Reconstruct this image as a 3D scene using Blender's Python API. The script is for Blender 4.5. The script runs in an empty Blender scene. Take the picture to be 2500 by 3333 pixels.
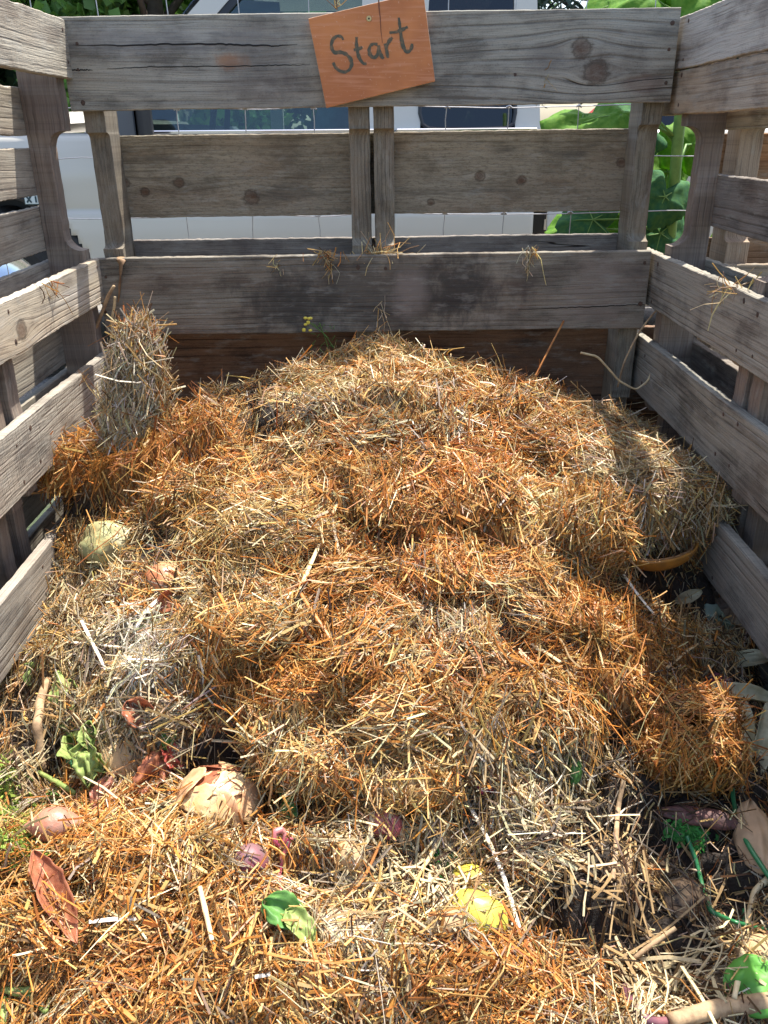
import bpy, math, random
import numpy as np
from mathutils import Matrix, Vector
random.seed(7); RNG = np.random.default_rng(11)
SC = bpy.context.scene
COL = SC.collection
R = math.radians
# ---------------------------------------------------------------- camera
F = 2680.0; PW, PH = 2500.0, 3333.0
TH = R(24.7); ROLL = R(0.45)
CAM = np.array([0.0, -1.832, 0.99])
fw = np.array([0, math.cos(TH), -math.sin(TH)])
up0 = np.array([0, math.sin(TH), math.cos(TH)]); rt0 = np.array([1.0, 0, 0])
rt = math.cos(ROLL)*rt0 - math.sin(ROLL)*up0
up = math.cos(ROLL)*up0 + math.sin(ROLL)*rt0
cd = bpy.data.cameras.new('camera'); cam = bpy.data.objects.new('camera', cd); COL.objects.link(cam)
cd.sensor_fit = 'VERTICAL'; cd.sensor_height = 24; cd.lens = F/PH*24
cd.clip_start = 0.02; cd.clip_end = 500
M = Matrix.Identity(4)
for i in range(3):
    M[i][0] = rt[i]; M[i][1] = up[i]; M[i][2] = -fw[i]; M[i][3] = CAM[i]
cam.matrix_world = M
SC.camera = cam
# ---------------------------------------------------------------- world + sun
SD = np.array([0.235, 0.33, 1.0]); SD /= np.linalg.norm(SD)
w = bpy.data.worlds.new('World'); SC.world = w; w.use_nodes = True
nt = w.node_tree; nt.nodes.clear()
sky = nt.nodes.new('ShaderNodeTexSky'); sky.sky_type = 'NISHITA'; sky.sun_disc = False
sky.sun_elevation = math.asin(SD[2]); sky.sun_rotation = math.atan2(SD[0], SD[1])
sky.dust_density = 2.5; sky.air_density = 1.0
bg = nt.nodes.new('ShaderNodeBackground'); bg.inputs[1].default_value = 0.15
out = nt.nodes.new('ShaderNodeOutputWorld')
nt.links.new(sky.outputs[0], bg.inputs[0]); nt.links.new(bg.outputs[0], out.inputs[0])
sl = bpy.data.lights.new('sun', 'SUN'); so = bpy.data.objects.new('sun', sl); COL.objects.link(so)
sl.energy = 4.7; sl.angle = R(0.5); sl.color = (1.0, 0.95, 0.87)
so.rotation_euler = Vector(SD).to_track_quat('Z', 'Y').to_euler(); so.location = (2, 3, 6)
vs = SC.view_settings; vs.view_transform = 'Standard'; vs.look = 'None'; vs.gamma = 1; vs.exposure = 1.28
try: SC.cycles.max_bounces = 6; SC.cycles.transparent_max_bounces = 12
except Exception: pass

# ---------------------------------------------------------------- projection helpers
def proj(P):
    v = np.asarray(P, float) - CAM
    d = v @ fw
    return PW/2 + F*(v @ rt)/d, PH/2 - F*(v @ up)/d, d
def ray(px, py):
    v = fw + (px-PW/2)/F*rt - (py-PH/2)/F*up
    return v
def at_y(px, py, y):
    v = ray(px, py); return CAM + v*((y-CAM[1])/v[1])
def at_x(px, py, x):
    v = ray(px, py); return CAM + v*((x-CAM[0])/v[0])
def at_z(px, py, z):
    v = ray(px, py); return CAM + v*((z-CAM[2])/v[2])

# ---------------------------------------------------------------- value noise
def _h(ix, iy, iz, s):
    n = (ix.astype(np.int64)*73856093) ^ (iy.astype(np.int64)*19349663) ^ (iz.astype(np.int64)*83492791) ^ (s*2654435)
    n = (n ^ (n >> 13)) * 1274126177
    n = n ^ (n >> 16)
    return (n & 0xFFFF)/65535.0
def vnoise(x, y, z=0.0, s=0):
    x, y, z = np.broadcast_arrays(np.asarray(x, float), np.asarray(y, float), np.asarray(z, float))
    fx, fy, fz = np.floor(x), np.floor(y), np.floor(z)
    ax, ay, az = x-fx, y-fy, z-fz
    ax = ax*ax*(3-2*ax); ay = ay*ay*(3-2*ay); az = az*az*(3-2*az)
    fx = fx.astype(int); fy = fy.astype(int); fz = fz.astype(int)
    r = 0
    for i in (0, 1):
        for j in (0, 1):
            for k in (0, 1):
                wgt = (ax if i else 1-ax)*(ay if j else 1-ay)*(az if k else 1-az)
                r = r + wgt*_h(fx+i, fy+j, fz+k, s)
    return r*2-1
def fbm(x, y, z=0.0, s=0, o=3):
    r = 0; a = 1; t = 0
    for k in range(o):
        r = r + a*vnoise(np.asarray(x)*2**k, np.asarray(y)*2**k, np.asarray(z)*2**k, s+k*17); t += a; a *= .5
    return r/t

# ---------------------------------------------------------------- objects
def mesh_np(name, V, Fq, mat=None, parent=None, smooth=False, cols=None, tris=None, loc=None, rot=None):
    """V (n,3); Fq (m,4) quads or list of faces; cols (n,3)"""
    me = bpy.data.meshes.new(name)
    V = np.asarray(V, np.float32)
    if isinstance(Fq, np.ndarray):
        k = Fq.shape[1]; m = Fq.shape[0]
        me.vertices.add(len(V)); me.vertices.foreach_set('co', V.ravel())
        tot = m*k; lv = Fq.ravel().astype(np.int32)
        me.loops.add(tot); me.loops.foreach_set('vertex_index', lv)
        me.polygons.add(m); me.polygons.foreach_set('loop_start', np.arange(0, tot, k, dtype=np.int32))
        me.update(calc_edges=True)
    else:
        me.from_pydata([tuple(map(float, v)) for v in V], [], [tuple(int(i) for i in f) for f in Fq])
    if cols is not None:
        a = me.color_attributes.new('col', 'FLOAT_COLOR', 'POINT')
        c = np.ones((len(V), 4), np.float32); c[:, :3] = cols
        a.data.foreach_set('color', c.ravel())
    if mat is not None: me.materials.append(mat)
    me.polygons.foreach_set('use_smooth', np.full(len(me.polygons), bool(smooth)))
    me.update()
    o = bpy.data.objects.new(name, me); COL.objects.link(o)
    if parent is not None: o.parent = parent
    if loc is not None: o.location = loc
    if rot is not None: o.rotation_euler = rot
    return o
def tag(o, label=None, cat=None, group=None, kind=None):
    if label: o['label'] = label
    if cat: o['category'] = cat
    if group: o['group'] = group
    if kind: o['kind'] = kind
    return o
def empty(name, loc=(0, 0, 0), rot=(0, 0, 0)):
    o = bpy.data.objects.new(name, None); COL.objects.link(o); o.location = loc; o.rotation_euler = rot
    o.empty_display_size = .05
    return o

class MB:
    def __init__(s): s.v = []; s.f = []; s.c = []
    def add(s, V, Fc, col=None):
        b = len(s.v); s.v += [tuple(map(float, p)) for p in V]; s.f += [tuple(i+b for i in f) for f in Fc]
        s.c += [col if col is not None else (1, 1, 1)]*len(V)
    def box(s, a, b, bev=0.0):
        (x0, y0, z0), (x1, y1, z1) = a, b
        if bev <= 0:
            V = [(x, y, z) for x in (x0, x1) for y in (y0, y1) for z in (z0, z1)]
            s.add(V, [(0, 1, 3, 2), (4, 6, 7, 5), (0, 4, 5, 1), (2, 3, 7, 6), (0, 2, 6, 4), (1, 5, 7, 3)]); return
        # chamfer along X loft
        e = bev
        prof = [(y0+e, z0), (y1-e, z0), (y1, z0+e), (y1, z1-e), (y1-e, z1), (y0+e, z1), (y0, z1-e), (y0, z0+e)]
        V = []; 
        for x, k in ((x0, 1), (x0+e, 0), (x1-e, 0), (x1, 1)):
            cy, cz = (y0+y1)/2, (z0+z1)/2
            for (y, z) in prof:
                if k: y = cy+(y-cy)*(1-2*e/(y1-y0)); z = cz+(z-cz)*(1-2*e/(z1-z0))
                V.append((x, y, z))
        Fc = [tuple(range(7, -1, -1)), tuple(range(24, 32))]
        for r in range(3):
            for i in range(8):
                j = (i+1) % 8; Fc.append((r*8+i, r*8+j, r*8+8+j, r*8+8+i))
        s.add(V, Fc)
    def tube(s, pts, rad, n=8, caps=True, flat=1.0, col=None):
        pts = [np.array(p, float) for p in pts]; m = len(pts)
        rad = rad if hasattr(rad, '__len__') else [rad]*m
        V = []; ref = None
        for i, p in enumerate(pts):
            t = pts[min(i+1, m-1)]-pts[max(i-1, 0)]; t = t/(np.linalg.norm(t)+1e-9)
            if ref is None:
                ref = np.array([0, 0, 1.0]) if abs(t[2]) < .9 else np.array([1.0, 0, 0])
            a = np.cross(t, ref); a /= np.linalg.norm(a)+1e-9; b = np.cross(t, a); ref = -b if False else ref
            for k in range(n):
                q = 2*math.pi*k/n; V.append(p+rad[i]*(math.cos(q)*a+flat*math.sin(q)*b))
        Fc = []
        for i in range(m-1):
            for k in range(n):
                l = (k+1) % n; Fc.append((i*n+k, i*n+l, i*n+n+l, i*n+n+k))
        if caps: Fc += [tuple(range(n-1, -1, -1)), tuple(range((m-1)*n, m*n))]
        s.add(V, Fc, col)
    def build(s, name, mat, parent=None, smooth=False, loc=None, rot=None, cols=False):
        return mesh_np(name, np.array(s.v), s.f, mat, parent, smooth, cols=np.array(s.c) if cols else None, loc=loc, rot=rot)

# ---------------------------------------------------------------- material node helpers
class NT:
    def __init__(s, name):
        s.m = bpy.data.materials.new(name); s.m.use_nodes = True; s.t = s.m.node_tree; s.t.nodes.clear()
        s.out = s.n('ShaderNodeOutputMaterial')
    def n(s, t, **k):
        nd = s.t.nodes.new(t)
        for a, b in k.items(): setattr(nd, a, b)
        return nd
    def lk(s, a, b):
        if isinstance(a, (int, float)): b.default_value = a
        elif isinstance(a, tuple): b.default_value = (a+(1,))[:4] if len(b.default_value) == 4 else a[:3]
        else: s.t.links.new(a, b)
    def ma(s, op, a, b=0.0, c=0.0, clamp=False):
        nd = s.n('ShaderNodeMath', operation=op, use_clamp=clamp)
        s.lk(a, nd.inputs[0]); s.lk(b, nd.inputs[1])
        if op in ('MULTIPLY_ADD', 'SMOOTH_MIN', 'COMPARE'): s.lk(c, nd.inputs[2])
        return nd.outputs[0]
    def mr(s, v, a, b, c=0.0, d=1.0, smooth=True):
        nd = s.n('ShaderNodeMapRange', clamp=True)
        if smooth: nd.interpolation_type = 'SMOOTHSTEP'
        s.lk(v, nd.inputs[0])
        for i, q in enumerate((a, b, c, d)): s.lk(q, nd.inputs[i+1])
        return nd.outputs[0]
    def mix(s, f, a, b, mode='MIX'):
        nd = s.n('ShaderNodeMix', data_type='RGBA', blend_type=mode)
        s.lk(f, nd.inputs[0]); s.lk(a, nd.inputs[6]); s.lk(b, nd.inputs[7])
        return nd.outputs[2]
    def comb(s, x, y, z):
        nd = s.n('ShaderNodeCombineXYZ'); s.lk(x, nd.inputs[0]); s.lk(y, nd.inputs[1]); s.lk(z, nd.inputs[2]); return nd.outputs[0]
    def noise(s, vec, scale=1.0, detail=2.0, rough=.5, dist=0.0):
        nd = s.n('ShaderNodeTexNoise'); s.lk(vec, nd.inputs['Vector']); nd.inputs['Scale'].default_value = scale
        nd.inputs['Detail'].default_value = detail; nd.inputs['Roughness'].default_value = rough; nd.inputs['Distortion'].default_value = dist
        return nd.outputs[0]
    def obj(s):
        tc = s.n('ShaderNodeTexCoord'); sp = s.n('ShaderNodeSeparateXYZ'); s.t.links.new(tc.outputs['Object'], sp.inputs[0])
        return tc.outputs['Object'], sp.outputs[0], sp.outputs[1], sp.outputs[2]
    def bsdf(s, col, rough=.5, bump=None, bdist=.002, bstr=1.0, **k):
        b = s.n('ShaderNodeBsdfPrincipled'); s.lk(col, b.inputs['Base Color']); s.lk(rough, b.inputs['Roughness'])
        for a, v in k.items(): s.lk(v, b.inputs[a.replace('_', ' ')])
        if bump is not None:
            bp = s.n('ShaderNodeBump'); bp.inputs['Distance'].default_value = bdist; bp.inputs['Strength'].default_value = bstr
            s.lk(bump, bp.inputs['Height']); s.t.links.new(bp.outputs[0], b.inputs['Normal'])
        return b.outputs[0]
    def fin(s, sh): s.t.links.new(sh, s.out.inputs[0]); return s.m

def wood(seed, light=(.27, .265, .225), dark=(.105, .10, .085), brown=(.20, .12, .07), brownf=.25, knots=(), stains=(),
         ringw=.016, ring=.55, saw=0.0, rough=0.0, crack=1.0, pale=0.0):
    light = tuple(v*k for v, k in zip(light, (1.26, 1.20, 1.10))); dark = tuple(v*k for v, k in zip(dark, (1.15, 1.08, 1.0))); ring *= .75
    s = NT('weathered_wood')
    O, x, y, z = s.obj()
    zz0 = s.ma('MULTIPLY_ADD', y, .8, z)
    sx = s.ma('ADD', x, seed*3.17)
    warp = s.noise(s.comb(s.ma('MULTIPLY', sx, 2.2), s.ma('MULTIPLY', zz0, 7), seed), 1, 2)
    zz = s.ma('MULTIPLY_ADD', s.ma('SUBTRACT', warp, .5), .024, zz0)
    kmask = 0.0; kring = 0.0; kn2 = s.noise(s.comb(s.ma('MULTIPLY', x, 60), s.ma('MULTIPLY', z, 110), y), 1, 4, .7) if knots else None
    for (kx, kz, kr) in knots:
        dx = s.ma('SUBTRACT', x, kx); dz = s.ma('SUBTRACT', z, kz)
        dxs = s.ma('MULTIPLY', dx, .42)
        r2 = s.ma('ADD', s.ma('MULTIPLY', dxs, dxs), s.ma('MULTIPLY', dz, dz))
        kk = s.ma('DIVIDE', kr*kr*1.2, s.ma('ADD', r2, kr*kr*.8))
        zz = s.ma('SUBTRACT', zz, s.ma('MULTIPLY', dz, s.ma('MINIMUM', kk, .92)))
        q = s.ma('SQRT', s.ma('ADD', s.ma('MULTIPLY', s.ma('MULTIPLY', dx, dx), .8), s.ma('MULTIPLY', dz, dz)))
        q = s.ma('ADD', q, s.ma('MULTIPLY', s.ma('SUBTRACT', kn2, .5), kr*1.5))
        mk = s.mr(q, kr*.55, kr*1.15, 1.0, 0.0)
        rg = s.ma('MULTIPLY', mk, s.ma('MULTIPLY_ADD', s.ma('SINE', s.ma('MULTIPLY', q, 1900)), .12, .45))
        edge = s.ma('MULTIPLY', s.mr(q, kr*.6, kr*.9), s.mr(q, kr*.9, kr*1.35, 1.0, 0.0))
        kmask = s.ma('MAXIMUM', mk, kmask); kring = s.ma('MAXIMUM', s.ma('MAXIMUM', s.ma('MULTIPLY', rg, .7), edge), kring)
    # growth rings
    ph = s.ma('MULTIPLY_ADD', zz, 2*math.pi/ringw, s.ma('MULTIPLY', s.noise(s.comb(s.ma('MULTIPLY', sx, .7), s.ma('MULTIPLY', zz, 22), seed), 1, 1), 9))
    sn = s.ma('MULTIPLY_ADD', s.ma('SINE', ph), .5, .5)
    lines = s.ma('POWER', sn, 9.0)
    lmod = s.mr(s.noise(s.comb(s.ma('MULTIPLY', sx, 1.2), s.ma('MULTIPLY', zz, 14), seed+5), 1, 1), .35, .62)
    lines = s.ma('MULTIPLY', lines, lmod)
    fib = s.noise(s.comb(s.ma('MULTIPLY', sx, 9), s.ma('MULTIPLY', zz, 520), y), 1, 3, .6)
    fib2 = s.noise(s.comb(s.ma('MULTIPLY', sx, 3), s.ma('MULTIPLY', zz, 130), y), 1, 3, .6)
    speck = s.noise(s.comb(s.ma('MULTIPLY', sx, 260), s.ma('MULTIPLY', z, 420), y), 1, 2, .6)
    blot = s.noise(s.comb(s.ma('MULTIPLY', sx, 7), s.ma('MULTIPLY', z, 13), seed*2), 1, 4, .6)
    blot2 = s.noise(s.comb(s.ma('MULTIPLY', sx, 2.3), s.ma('MULTIPLY', z, 9), seed*5), 1, 3, .6)
    crn = s.noise(s.comb(s.ma('MULTIPLY', sx, .8), s.ma('MULTIPLY', zz, 34), seed+9), 1, 1)
    cr = s.mr(s.ma('ABSOLUTE', s.ma('SUBTRACT', crn, .5)), .001, .006, 1.0, 0.0)
    crm = s.mr(s.noise(s.comb(s.ma('MULTIPLY', sx, 2.6), s.ma('MULTIPLY', z, 6), seed+13), 1, 0), .62, .7)
    cr = s.ma('MULTIPLY', s.ma('MULTIPLY', cr, crm), crack)
    f = s.ma('MULTIPLY_ADD', lines, ring, s.ma('MULTIPLY', s.mr(fib2, .35, .75), .35))
    f = s.ma('ADD', f, s.ma('MULTIPLY', s.mr(fib, .42, .7), .42))
    f = s.ma('ADD', f, s.ma('MULTIPLY', s.mr(blot, .45, .66), .55))
    f = s.ma('ADD', f, s.ma('MULTIPLY', s.mr(speck, .5, .75), .34), clamp=True)
    col = s.mix(f, tuple(light), tuple(dark))
    col = s.mix(s.ma('MULTIPLY', s.mr(blot2, .42, .7), brownf), col, tuple(brown))
    if pale: col = s.mix(s.ma('MULTIPLY', s.mr(s.noise(s.comb(s.ma('MULTIPLY', sx, 4), s.ma('MULTIPLY', z, 30), seed+3), 1, 3), .45, .7), pale), col, (.50, .47, .42))
    stn = s.noise(s.comb(s.ma('MULTIPLY', sx, 26), s.ma('MULTIPLY', z, 15), seed*3), 1, 5, .7) if stains else None
    for (px_, pz_, rx, rz, st, c) in stains:
        dx = s.ma('DIVIDE', s.ma('SUBTRACT', x, px_), rx); dz = s.ma('DIVIDE', s.ma('SUBTRACT', z, pz_), rz)
        q = s.ma('SQRT', s.ma('ADD', s.ma('MULTIPLY', dx, dx), s.ma('MULTIPLY', dz, dz)))
        q = s.ma('ADD', q, s.ma('MULTIPLY', s.ma('SUBTRACT', stn, .5), 1.9))
        col = s.mix(s.ma('MULTIPLY', s.mr(q, .35, 1.15, 1.0, 0.0), st), col, tuple(c))
    drk = s.noise(s.comb(s.ma('MULTIPLY', sx, 3.5), s.ma('MULTIPLY', z, 16), seed*11), 1, 5, .68)
    col = s.mix(s.ma('MULTIPLY', s.mr(drk, .54, .68), .5), col, (.07, .065, .058))
    chk = s.noise(s.comb(s.ma('MULTIPLY', sx, 14), s.ma('MULTIPLY', zz, 600), seed), 1, 2, .5)
    col = s.mix(s.ma('MULTIPLY', s.mr(chk, .66, .74), .6), col, (.04, .036, .032))
    bump = s.ma('MULTIPLY_ADD', lines, -.5, s.ma('MULTIPLY', fib2, .8))
    bump = s.ma('ADD', bump, s.ma('MULTIPLY', fib, .5))
    if saw:
        sw = s.noise(s.comb(s.ma('MULTIPLY', sx, 330), s.ma('MULTIPLY', z, 9), seed), 1, 1)
        sw2 = s.noise(s.comb(s.ma('MULTIPLY', sx, 30), s.ma('MULTIPLY', z, 330), seed), 1, 1)
        col = s.mix(s.ma('MULTIPLY', s.mr(sw, .5, .7), saw*.5), col, tuple(dark))
        bump = s.ma('ADD', bump, s.ma('MULTIPLY', s.ma('ADD', sw, sw2), saw*1.2))
    if rough:
        rn = s.noise(s.comb(s.ma('MULTIPLY', sx, 75), s.ma('MULTIPLY', z, 200), seed), 1, 3, .65)
        rm = s.mr(s.noise(s.comb(s.ma('MULTIPLY', sx, 3), s.ma('MULTIPLY', z, 9), seed+7), 1, 1), .35, .6, .25, 1.0)
        bump = s.ma('ADD', bump, s.ma('MULTIPLY', s.ma('MULTIPLY', rn, rm), rough*3.0))
        col = s.mix(s.ma('MULTIPLY', s.mr(rn, .35, .5, 1.0, 0.0), rough*.5), col, tuple(dark))
    if True:
        bl3 = s.noise(s.comb(s.ma('MULTIPLY', sx, 16), s.ma('MULTIPLY', z, 55), seed*7), 1, 4, .65)
        col = s.mix(s.ma('MULTIPLY', s.mr(bl3, .52, .68), .32), col, (.36, .352, .31))
    if knots:
        col = s.mix(s.ma('MULTIPLY', kmask, s.mr(kn2, .3, .7, .3, .85)), col, (.10, .045, .025)); col = s.mix(s.ma('MULTIPLY', kring, .6), col, (.05, .033, .022))
    col = s.mix(cr, col, (.018, .015, .013))
    bump = s.ma('SUBTRACT', bump, s.ma('MULTIPLY', cr, 2.5))
    return s.fin(s.bsdf(col, .82, bump, .0016, .9, Specular_IOR_Level=.25))

def simple(name, col, rough=.5, noise=0.0, nscale=60, col2=None, bump=0.0, metallic=0.0, **k):
    s = NT(name); O, x, y, z = s.obj()
    c = tuple(col)
    n = s.noise(O, nscale, 4, .6)
    if col2 is not None: c = s.mix(s.mr(n, .35, .65), tuple(col), tuple(col2))
    elif noise: c = s.mix(s.ma('MULTIPLY', s.mr(n, .3, .7), noise), tuple(col), tuple(v*.45 for v in col))
    return s.fin(s.bsdf(c, rough, n if bump else None, bump or .001, 1.0, Metallic=metallic, **k))
def leafy(name, col, col2, nscale=40, transl=.4, vein=0.0, rough=.45, usecol=False):
    s = NT(name); O, x, y, z = s.obj()
    n = s.noise(O, nscale, 3, .6)
    c = s.mix(s.mr(n, .3, .7), tuple(col), tuple(col2))
    if usecol:
        a = s.n('ShaderNodeAttribute', attribute_name='col'); c = s.mix(1.0, c, a.outputs[0], 'MULTIPLY')
    b = s.bsdf(c, rough, n, .0015, .8, Specular_IOR_Level=.28)
    t = s.n('ShaderNodeBsdfTranslucent'); s.lk(c, t.inputs[0])
    mx = s.n('ShaderNodeMixShader'); mx.inputs[0].default_value = transl
    s.t.links.new(b, mx.inputs[1]); s.t.links.new(t.outputs[0], mx.inputs[2])
    return s.fin(mx.outputs[0])
Q = 1.0
# ================================================================ GROUND
def ground_mat():
    s = NT('ground'); O, x, y, z = s.obj()
    a = s.noise(O, 1.2, 4); b = s.noise(O, 40, 5, .7); c2 = s.noise(O, 220, 3, .7)
    c = s.mix(s.mr(b, .35, .65), (.10, .085, .065), (.17, .15, .125))
    c = s.mix(s.mr(a, .48, .56), c, (.045, .065, .025))
    c = s.mix(s.ma('MULTIPLY', s.mr(c2, .5, .7), .5), c, (.06, .05, .04))
    return s.fin(s.bsdf(c, .9, b, .02, .8))
g = mesh_np('ground', [(-60, -30, 0), (60, -30, 0), (60, 110, 0), (-60, 110, 0)], [(0, 1, 2, 3)], ground_mat())
tag(g, kind='structure')
def drive_mat():
    s = NT('gravel'); O, x, y, z = s.obj()
    v = s.n('ShaderNodeTexVoronoi'); s.t.links.new(O, v.inputs[0]); v.inputs['Scale'].default_value = 70
    b = s.noise(O, 8, 4)
    c = s.mix(v.outputs['Color'], (.13, .125, .115), (.22, .21, .19)); c = s.mix(s.mr(b, .4, .7), c, (.2, .18, .15))
    return s.fin(s.bsdf(c, .9, v.outputs['Distance'], .01, .8))
dr = mesh_np('road', [(-14, 1.2, .004), (14, 1.2, .004), (14, 6.2, .004), (-14, 6.2, .004)], [(0, 1, 2, 3)], drive_mat()); tag(dr, kind='structure')

# ================================================================ PALLETS
nail_mat = simple('rusty_nail', (.035, .025, .02), .7, col2=(.10, .05, .03), nscale=400)
def board(name, parent, mat, p0, L, H, T, rot=(0, 0, 0), seed=0, chip=1.0, bow=0.0, endcut=0.0, label=None):
    """local: x along length centred, z height centred, y thickness (front face at y=0, going +y)"""
    n = max(10, int(L/.009)); xs = np.linspace(-L/2, L/2, n)
    e = .0016
    prof = [(0, -H/2+e), (e, -H/2), (T-e, -H/2), (T, -H/2+e), (T, H/2-e), (T-e, H/2), (e, H/2), (0, H/2-e)]
    q = np.linspace(0, 1, n)
    tn = chip*(.0014*fbm(xs*5, seed*3.1, 0, seed, 3)+.0006*vnoise(xs*130, seed, 0, seed+3)+.003*bow*0)
    tb = chip*(.0018*fbm(xs*5, seed*5.1, 4, seed+9, 3)+.0006*vnoise(xs*130, seed, 5, seed+4))
    tn2 = tn+chip*.0009*vnoise(xs*160, 1.3, seed, 5); tb2 = tb+chip*.0009*vnoise(xs*160, 2.3, seed, 6)
    chipm = np.clip(vnoise(xs*14, 7.7, seed, 8)-.62, 0, 1)*.010*chip
    bowz = bow*(4*q*(1-q))
    wy = .0015*fbm(xs*3, 1.1, seed, 21, 2)
    V = np.zeros((n, 8, 3))
    for k, (yy, z0) in enumerate(prof):
        off = (tn if k in (6, 7) else tn2)-chipm*(1 if k in (6, 7) else .4) if k >= 4 else (tb if k in (0, 1) else tb2)
        V[:, k, 0] = xs + (endcut*z0)*np.where(q > .5, 1, -1)*(q*0+1)*np.where((q == 0) | (q == 1), 1, 0)
        V[:, k, 1] = yy+wy; V[:, k, 2] = z0+off+bowz
    V = V.reshape(-1, 3); Fc = []
    i = np.arange(n-1)[:, None]*8; k = np.arange(8)[None, :]; kn = (k+1) % 8
    Fq = np.stack([i+k, i+kn, i+8+kn, i+8+k], -1).reshape(-1, 4)
    Fl = [tuple(r) for r in Fq]+[tuple(range(7, -1, -1)), tuple(range((n-1)*8, n*8))]
    o = mesh_np(name, V, Fl, mat, parent, False, loc=p0, rot=rot)
    if label: o['label'] = label
    return o
def wyf(x, sd): return .0015*float(fbm(x*3, 1.1, sd, 21, 2))
def nails(parent, pts, r=.0042, sd=None):
    for (x, z) in pts:
        m = MB(); rr = r*random.uniform(.7, 1.25)
        yo = -.0006+(wyf(x, sd) if sd is not None else -.0003)
        V = [(x, yo-.0004, z)]+[(x+rr*random.uniform(.8, 1.15)*math.cos(a), yo, z+rr*random.uniform(.8, 1.2)*math.sin(a)) for a in [i*math.pi/5 for i in range(10)]]
        V += [(v[0]+0, .003, v[2]) for v in V[1:]]
        Fc = [(0, i+1, (i+1) % 10+1) for i in range(10)]+[(i+1, i+11, (i+1) % 10+11, (i+1) % 10+1) for i in range(10)]
        m.add(V, Fc); m.build('nail', nail_mat, parent)
def stringer(name, parent, mat, L, W, T, loc, rot, notches=(), seed=0):
    """local: x along length from 0..L, y depth 0..W (notches cut from y=0 side), z thickness centred.  notches: (x0,x1,depth)"""
    xs = [0.0]; ys = [0.0]
    prof = [(0.0, 0.0)]
    for (a, b, dp) in notches:
        r = dp*.8
        prof += [(a, 0.0)]
        for t in range(0, 7):
            th = t/6*math.pi/2; prof.append((a+.006+r*(1-math.cos(th)), dp*math.sin(th)))
        for t in range(6, -1, -1):
            th = t/6*math.pi/2; prof.append((b-.006-r*(1-math.cos(th)), dp*math.sin(th)))
        prof += [(b, 0.0)]
    prof += [(L, 0.0)]
    # densify
    P = []
    for (a, b) in zip(prof[:-1], prof[1:]):
        d = math.dist(a, b); k = max(1, int(d/.012))
        for t in range(k): P.append((a[0]+(b[0]-a[0])*t/k, a[1]+(b[1]-a[1])*t/k))
    P.append(prof[-1]); P = [p for i, p in enumerate(P) if i == 0 or math.dist(p, P[i-1]) > 1e-4]
    n = len(P); V = []
    for (x, y) in P:
        j = .0012*float(vnoise(x*90, y*40, seed, 3)); jz = .0008*float(vnoise(x*60, y*40, seed, 5))
        V += [(x, y+j+.0015, -T/2+jz), (x, y+j, -T/2+.0018+jz), (x, y+j, T/2-.0018+jz), (x, y+j+.0015, T/2+jz), (x, W, T/2+jz), (x, W, -T/2+jz)]
    Fc = []
    for i in range(n-1):
        for k in range(6):
            l = (k+1) % 6; Fc.append((i*6+k, i*6+l, i*6+6+l, i*6+6+k))
    Fc += [tuple(range(5, -1, -1)), tuple(range((n-1)*6, n*6))]
    return mesh_np(name, V, Fc, mat, parent, False, loc=loc, rot=rot)

GREY = dict(light=(.26, .25, .215), dark=(.105, .098, .085))
def yz(px, py, y=0.0): return at_y(px, py, y)[2]
# ---- back pallet
BP = empty('wooden_pallet', (0, 0, 0), (0, R(-.35), 0))
tag(BP, 'weathered grey wooden pallet standing as the back wall of the bin behind the Start sign', 'pallet', 'pallets walling the compost bin')
XC = -.0145; WB = 1.196
z1, z0 = yz(1225, 38), yz(1229, 347)
zb = z0; Hb = z1-z0; zc = (z0+z1)/2
def kx(px, py, y=0): 
    p = at_y(px, py, y); return p[0]-XC, p[2]
k1 = kx(1905, 160); k2 = kx(1950, 240); k3 = kx(1985, 240)
br = kx(760, 195)
m1 = wood(1, light=(.295, .29, .26), dark=(.11, .106, .096), brownf=.18, ringw=.019, ring=.62,
          knots=[(k1[0], k1[1]-zc, .017), (k2[0], k2[1]-zc, .021)],
          stains=[(br[0], br[1]-zc+.001, .040, .018, .85, (.36, .19, .10)), (kx(560, 100)[0], .04, .25, .03, .35, (.33, .32, .31)), (br[0]+.06, .0, .10, .09, .45, (.10, .085, .08)), (kx(1800, 200)[0], -.0, .06, .03, .4, (.10, .09, .09)), (kx(2100, 280)[0], -.05, .05, .02, .4, (.16, .09, .07))])
b = board('deck_board', BP, m1, (XC, 0, zc), WB, Hb, .019, seed=1, chip=.6, endcut=.0, label='wide knotty top board with cracks along the grain')
nl = [kx(*p) for p in ((262, 135), (265, 220), (280, 328), (2200, 82), (2188, 168), (2178, 276), (1688, 245))]
nails(b, [(a, c-zc) for a, c in nl], sd=1)
def crackstrip(parent, pts, wd, mat_, sd=1):
    m = MB(); V = []; 
    for i, (x, z) in enumerate(pts):
        w_ = wd*(1-abs(2*i/(len(pts)-1)-1)**3)+.0003
        yy_ = wyf(x, sd)-.0004; V += [(x, yy_, z-w_), (x, yy_, z+w_)]
    Fc = [(2*i, 2*i+2, 2*i+3, 2*i+1) for i in range(len(pts)-1)]; m.add(V, Fc); m.build('crack', mat_, parent)
dkm = simple('dark_crack', (.012, .01, .009), .9)
def pxline(pts, n=70, am=.0009, s=1):
    A = np.array(pts, float); t = np.linspace(0, len(A)-1, n); xs = np.interp(t, range(len(A)), A[:, 0]); ys = np.interp(t, range(len(A)), A[:, 1])
    o = []
    for i in range(n):
        q = kx(xs[i], ys[i]); o.append((q[0], q[1]-zc+am*float(vnoise(i*.7, s))))
    return o
crackstrip(b, pxline([(250, 140), (400, 142), (560, 139), (700, 139), (800, 143), (900, 147), (980, 142)]), .0013, dkm)
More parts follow.
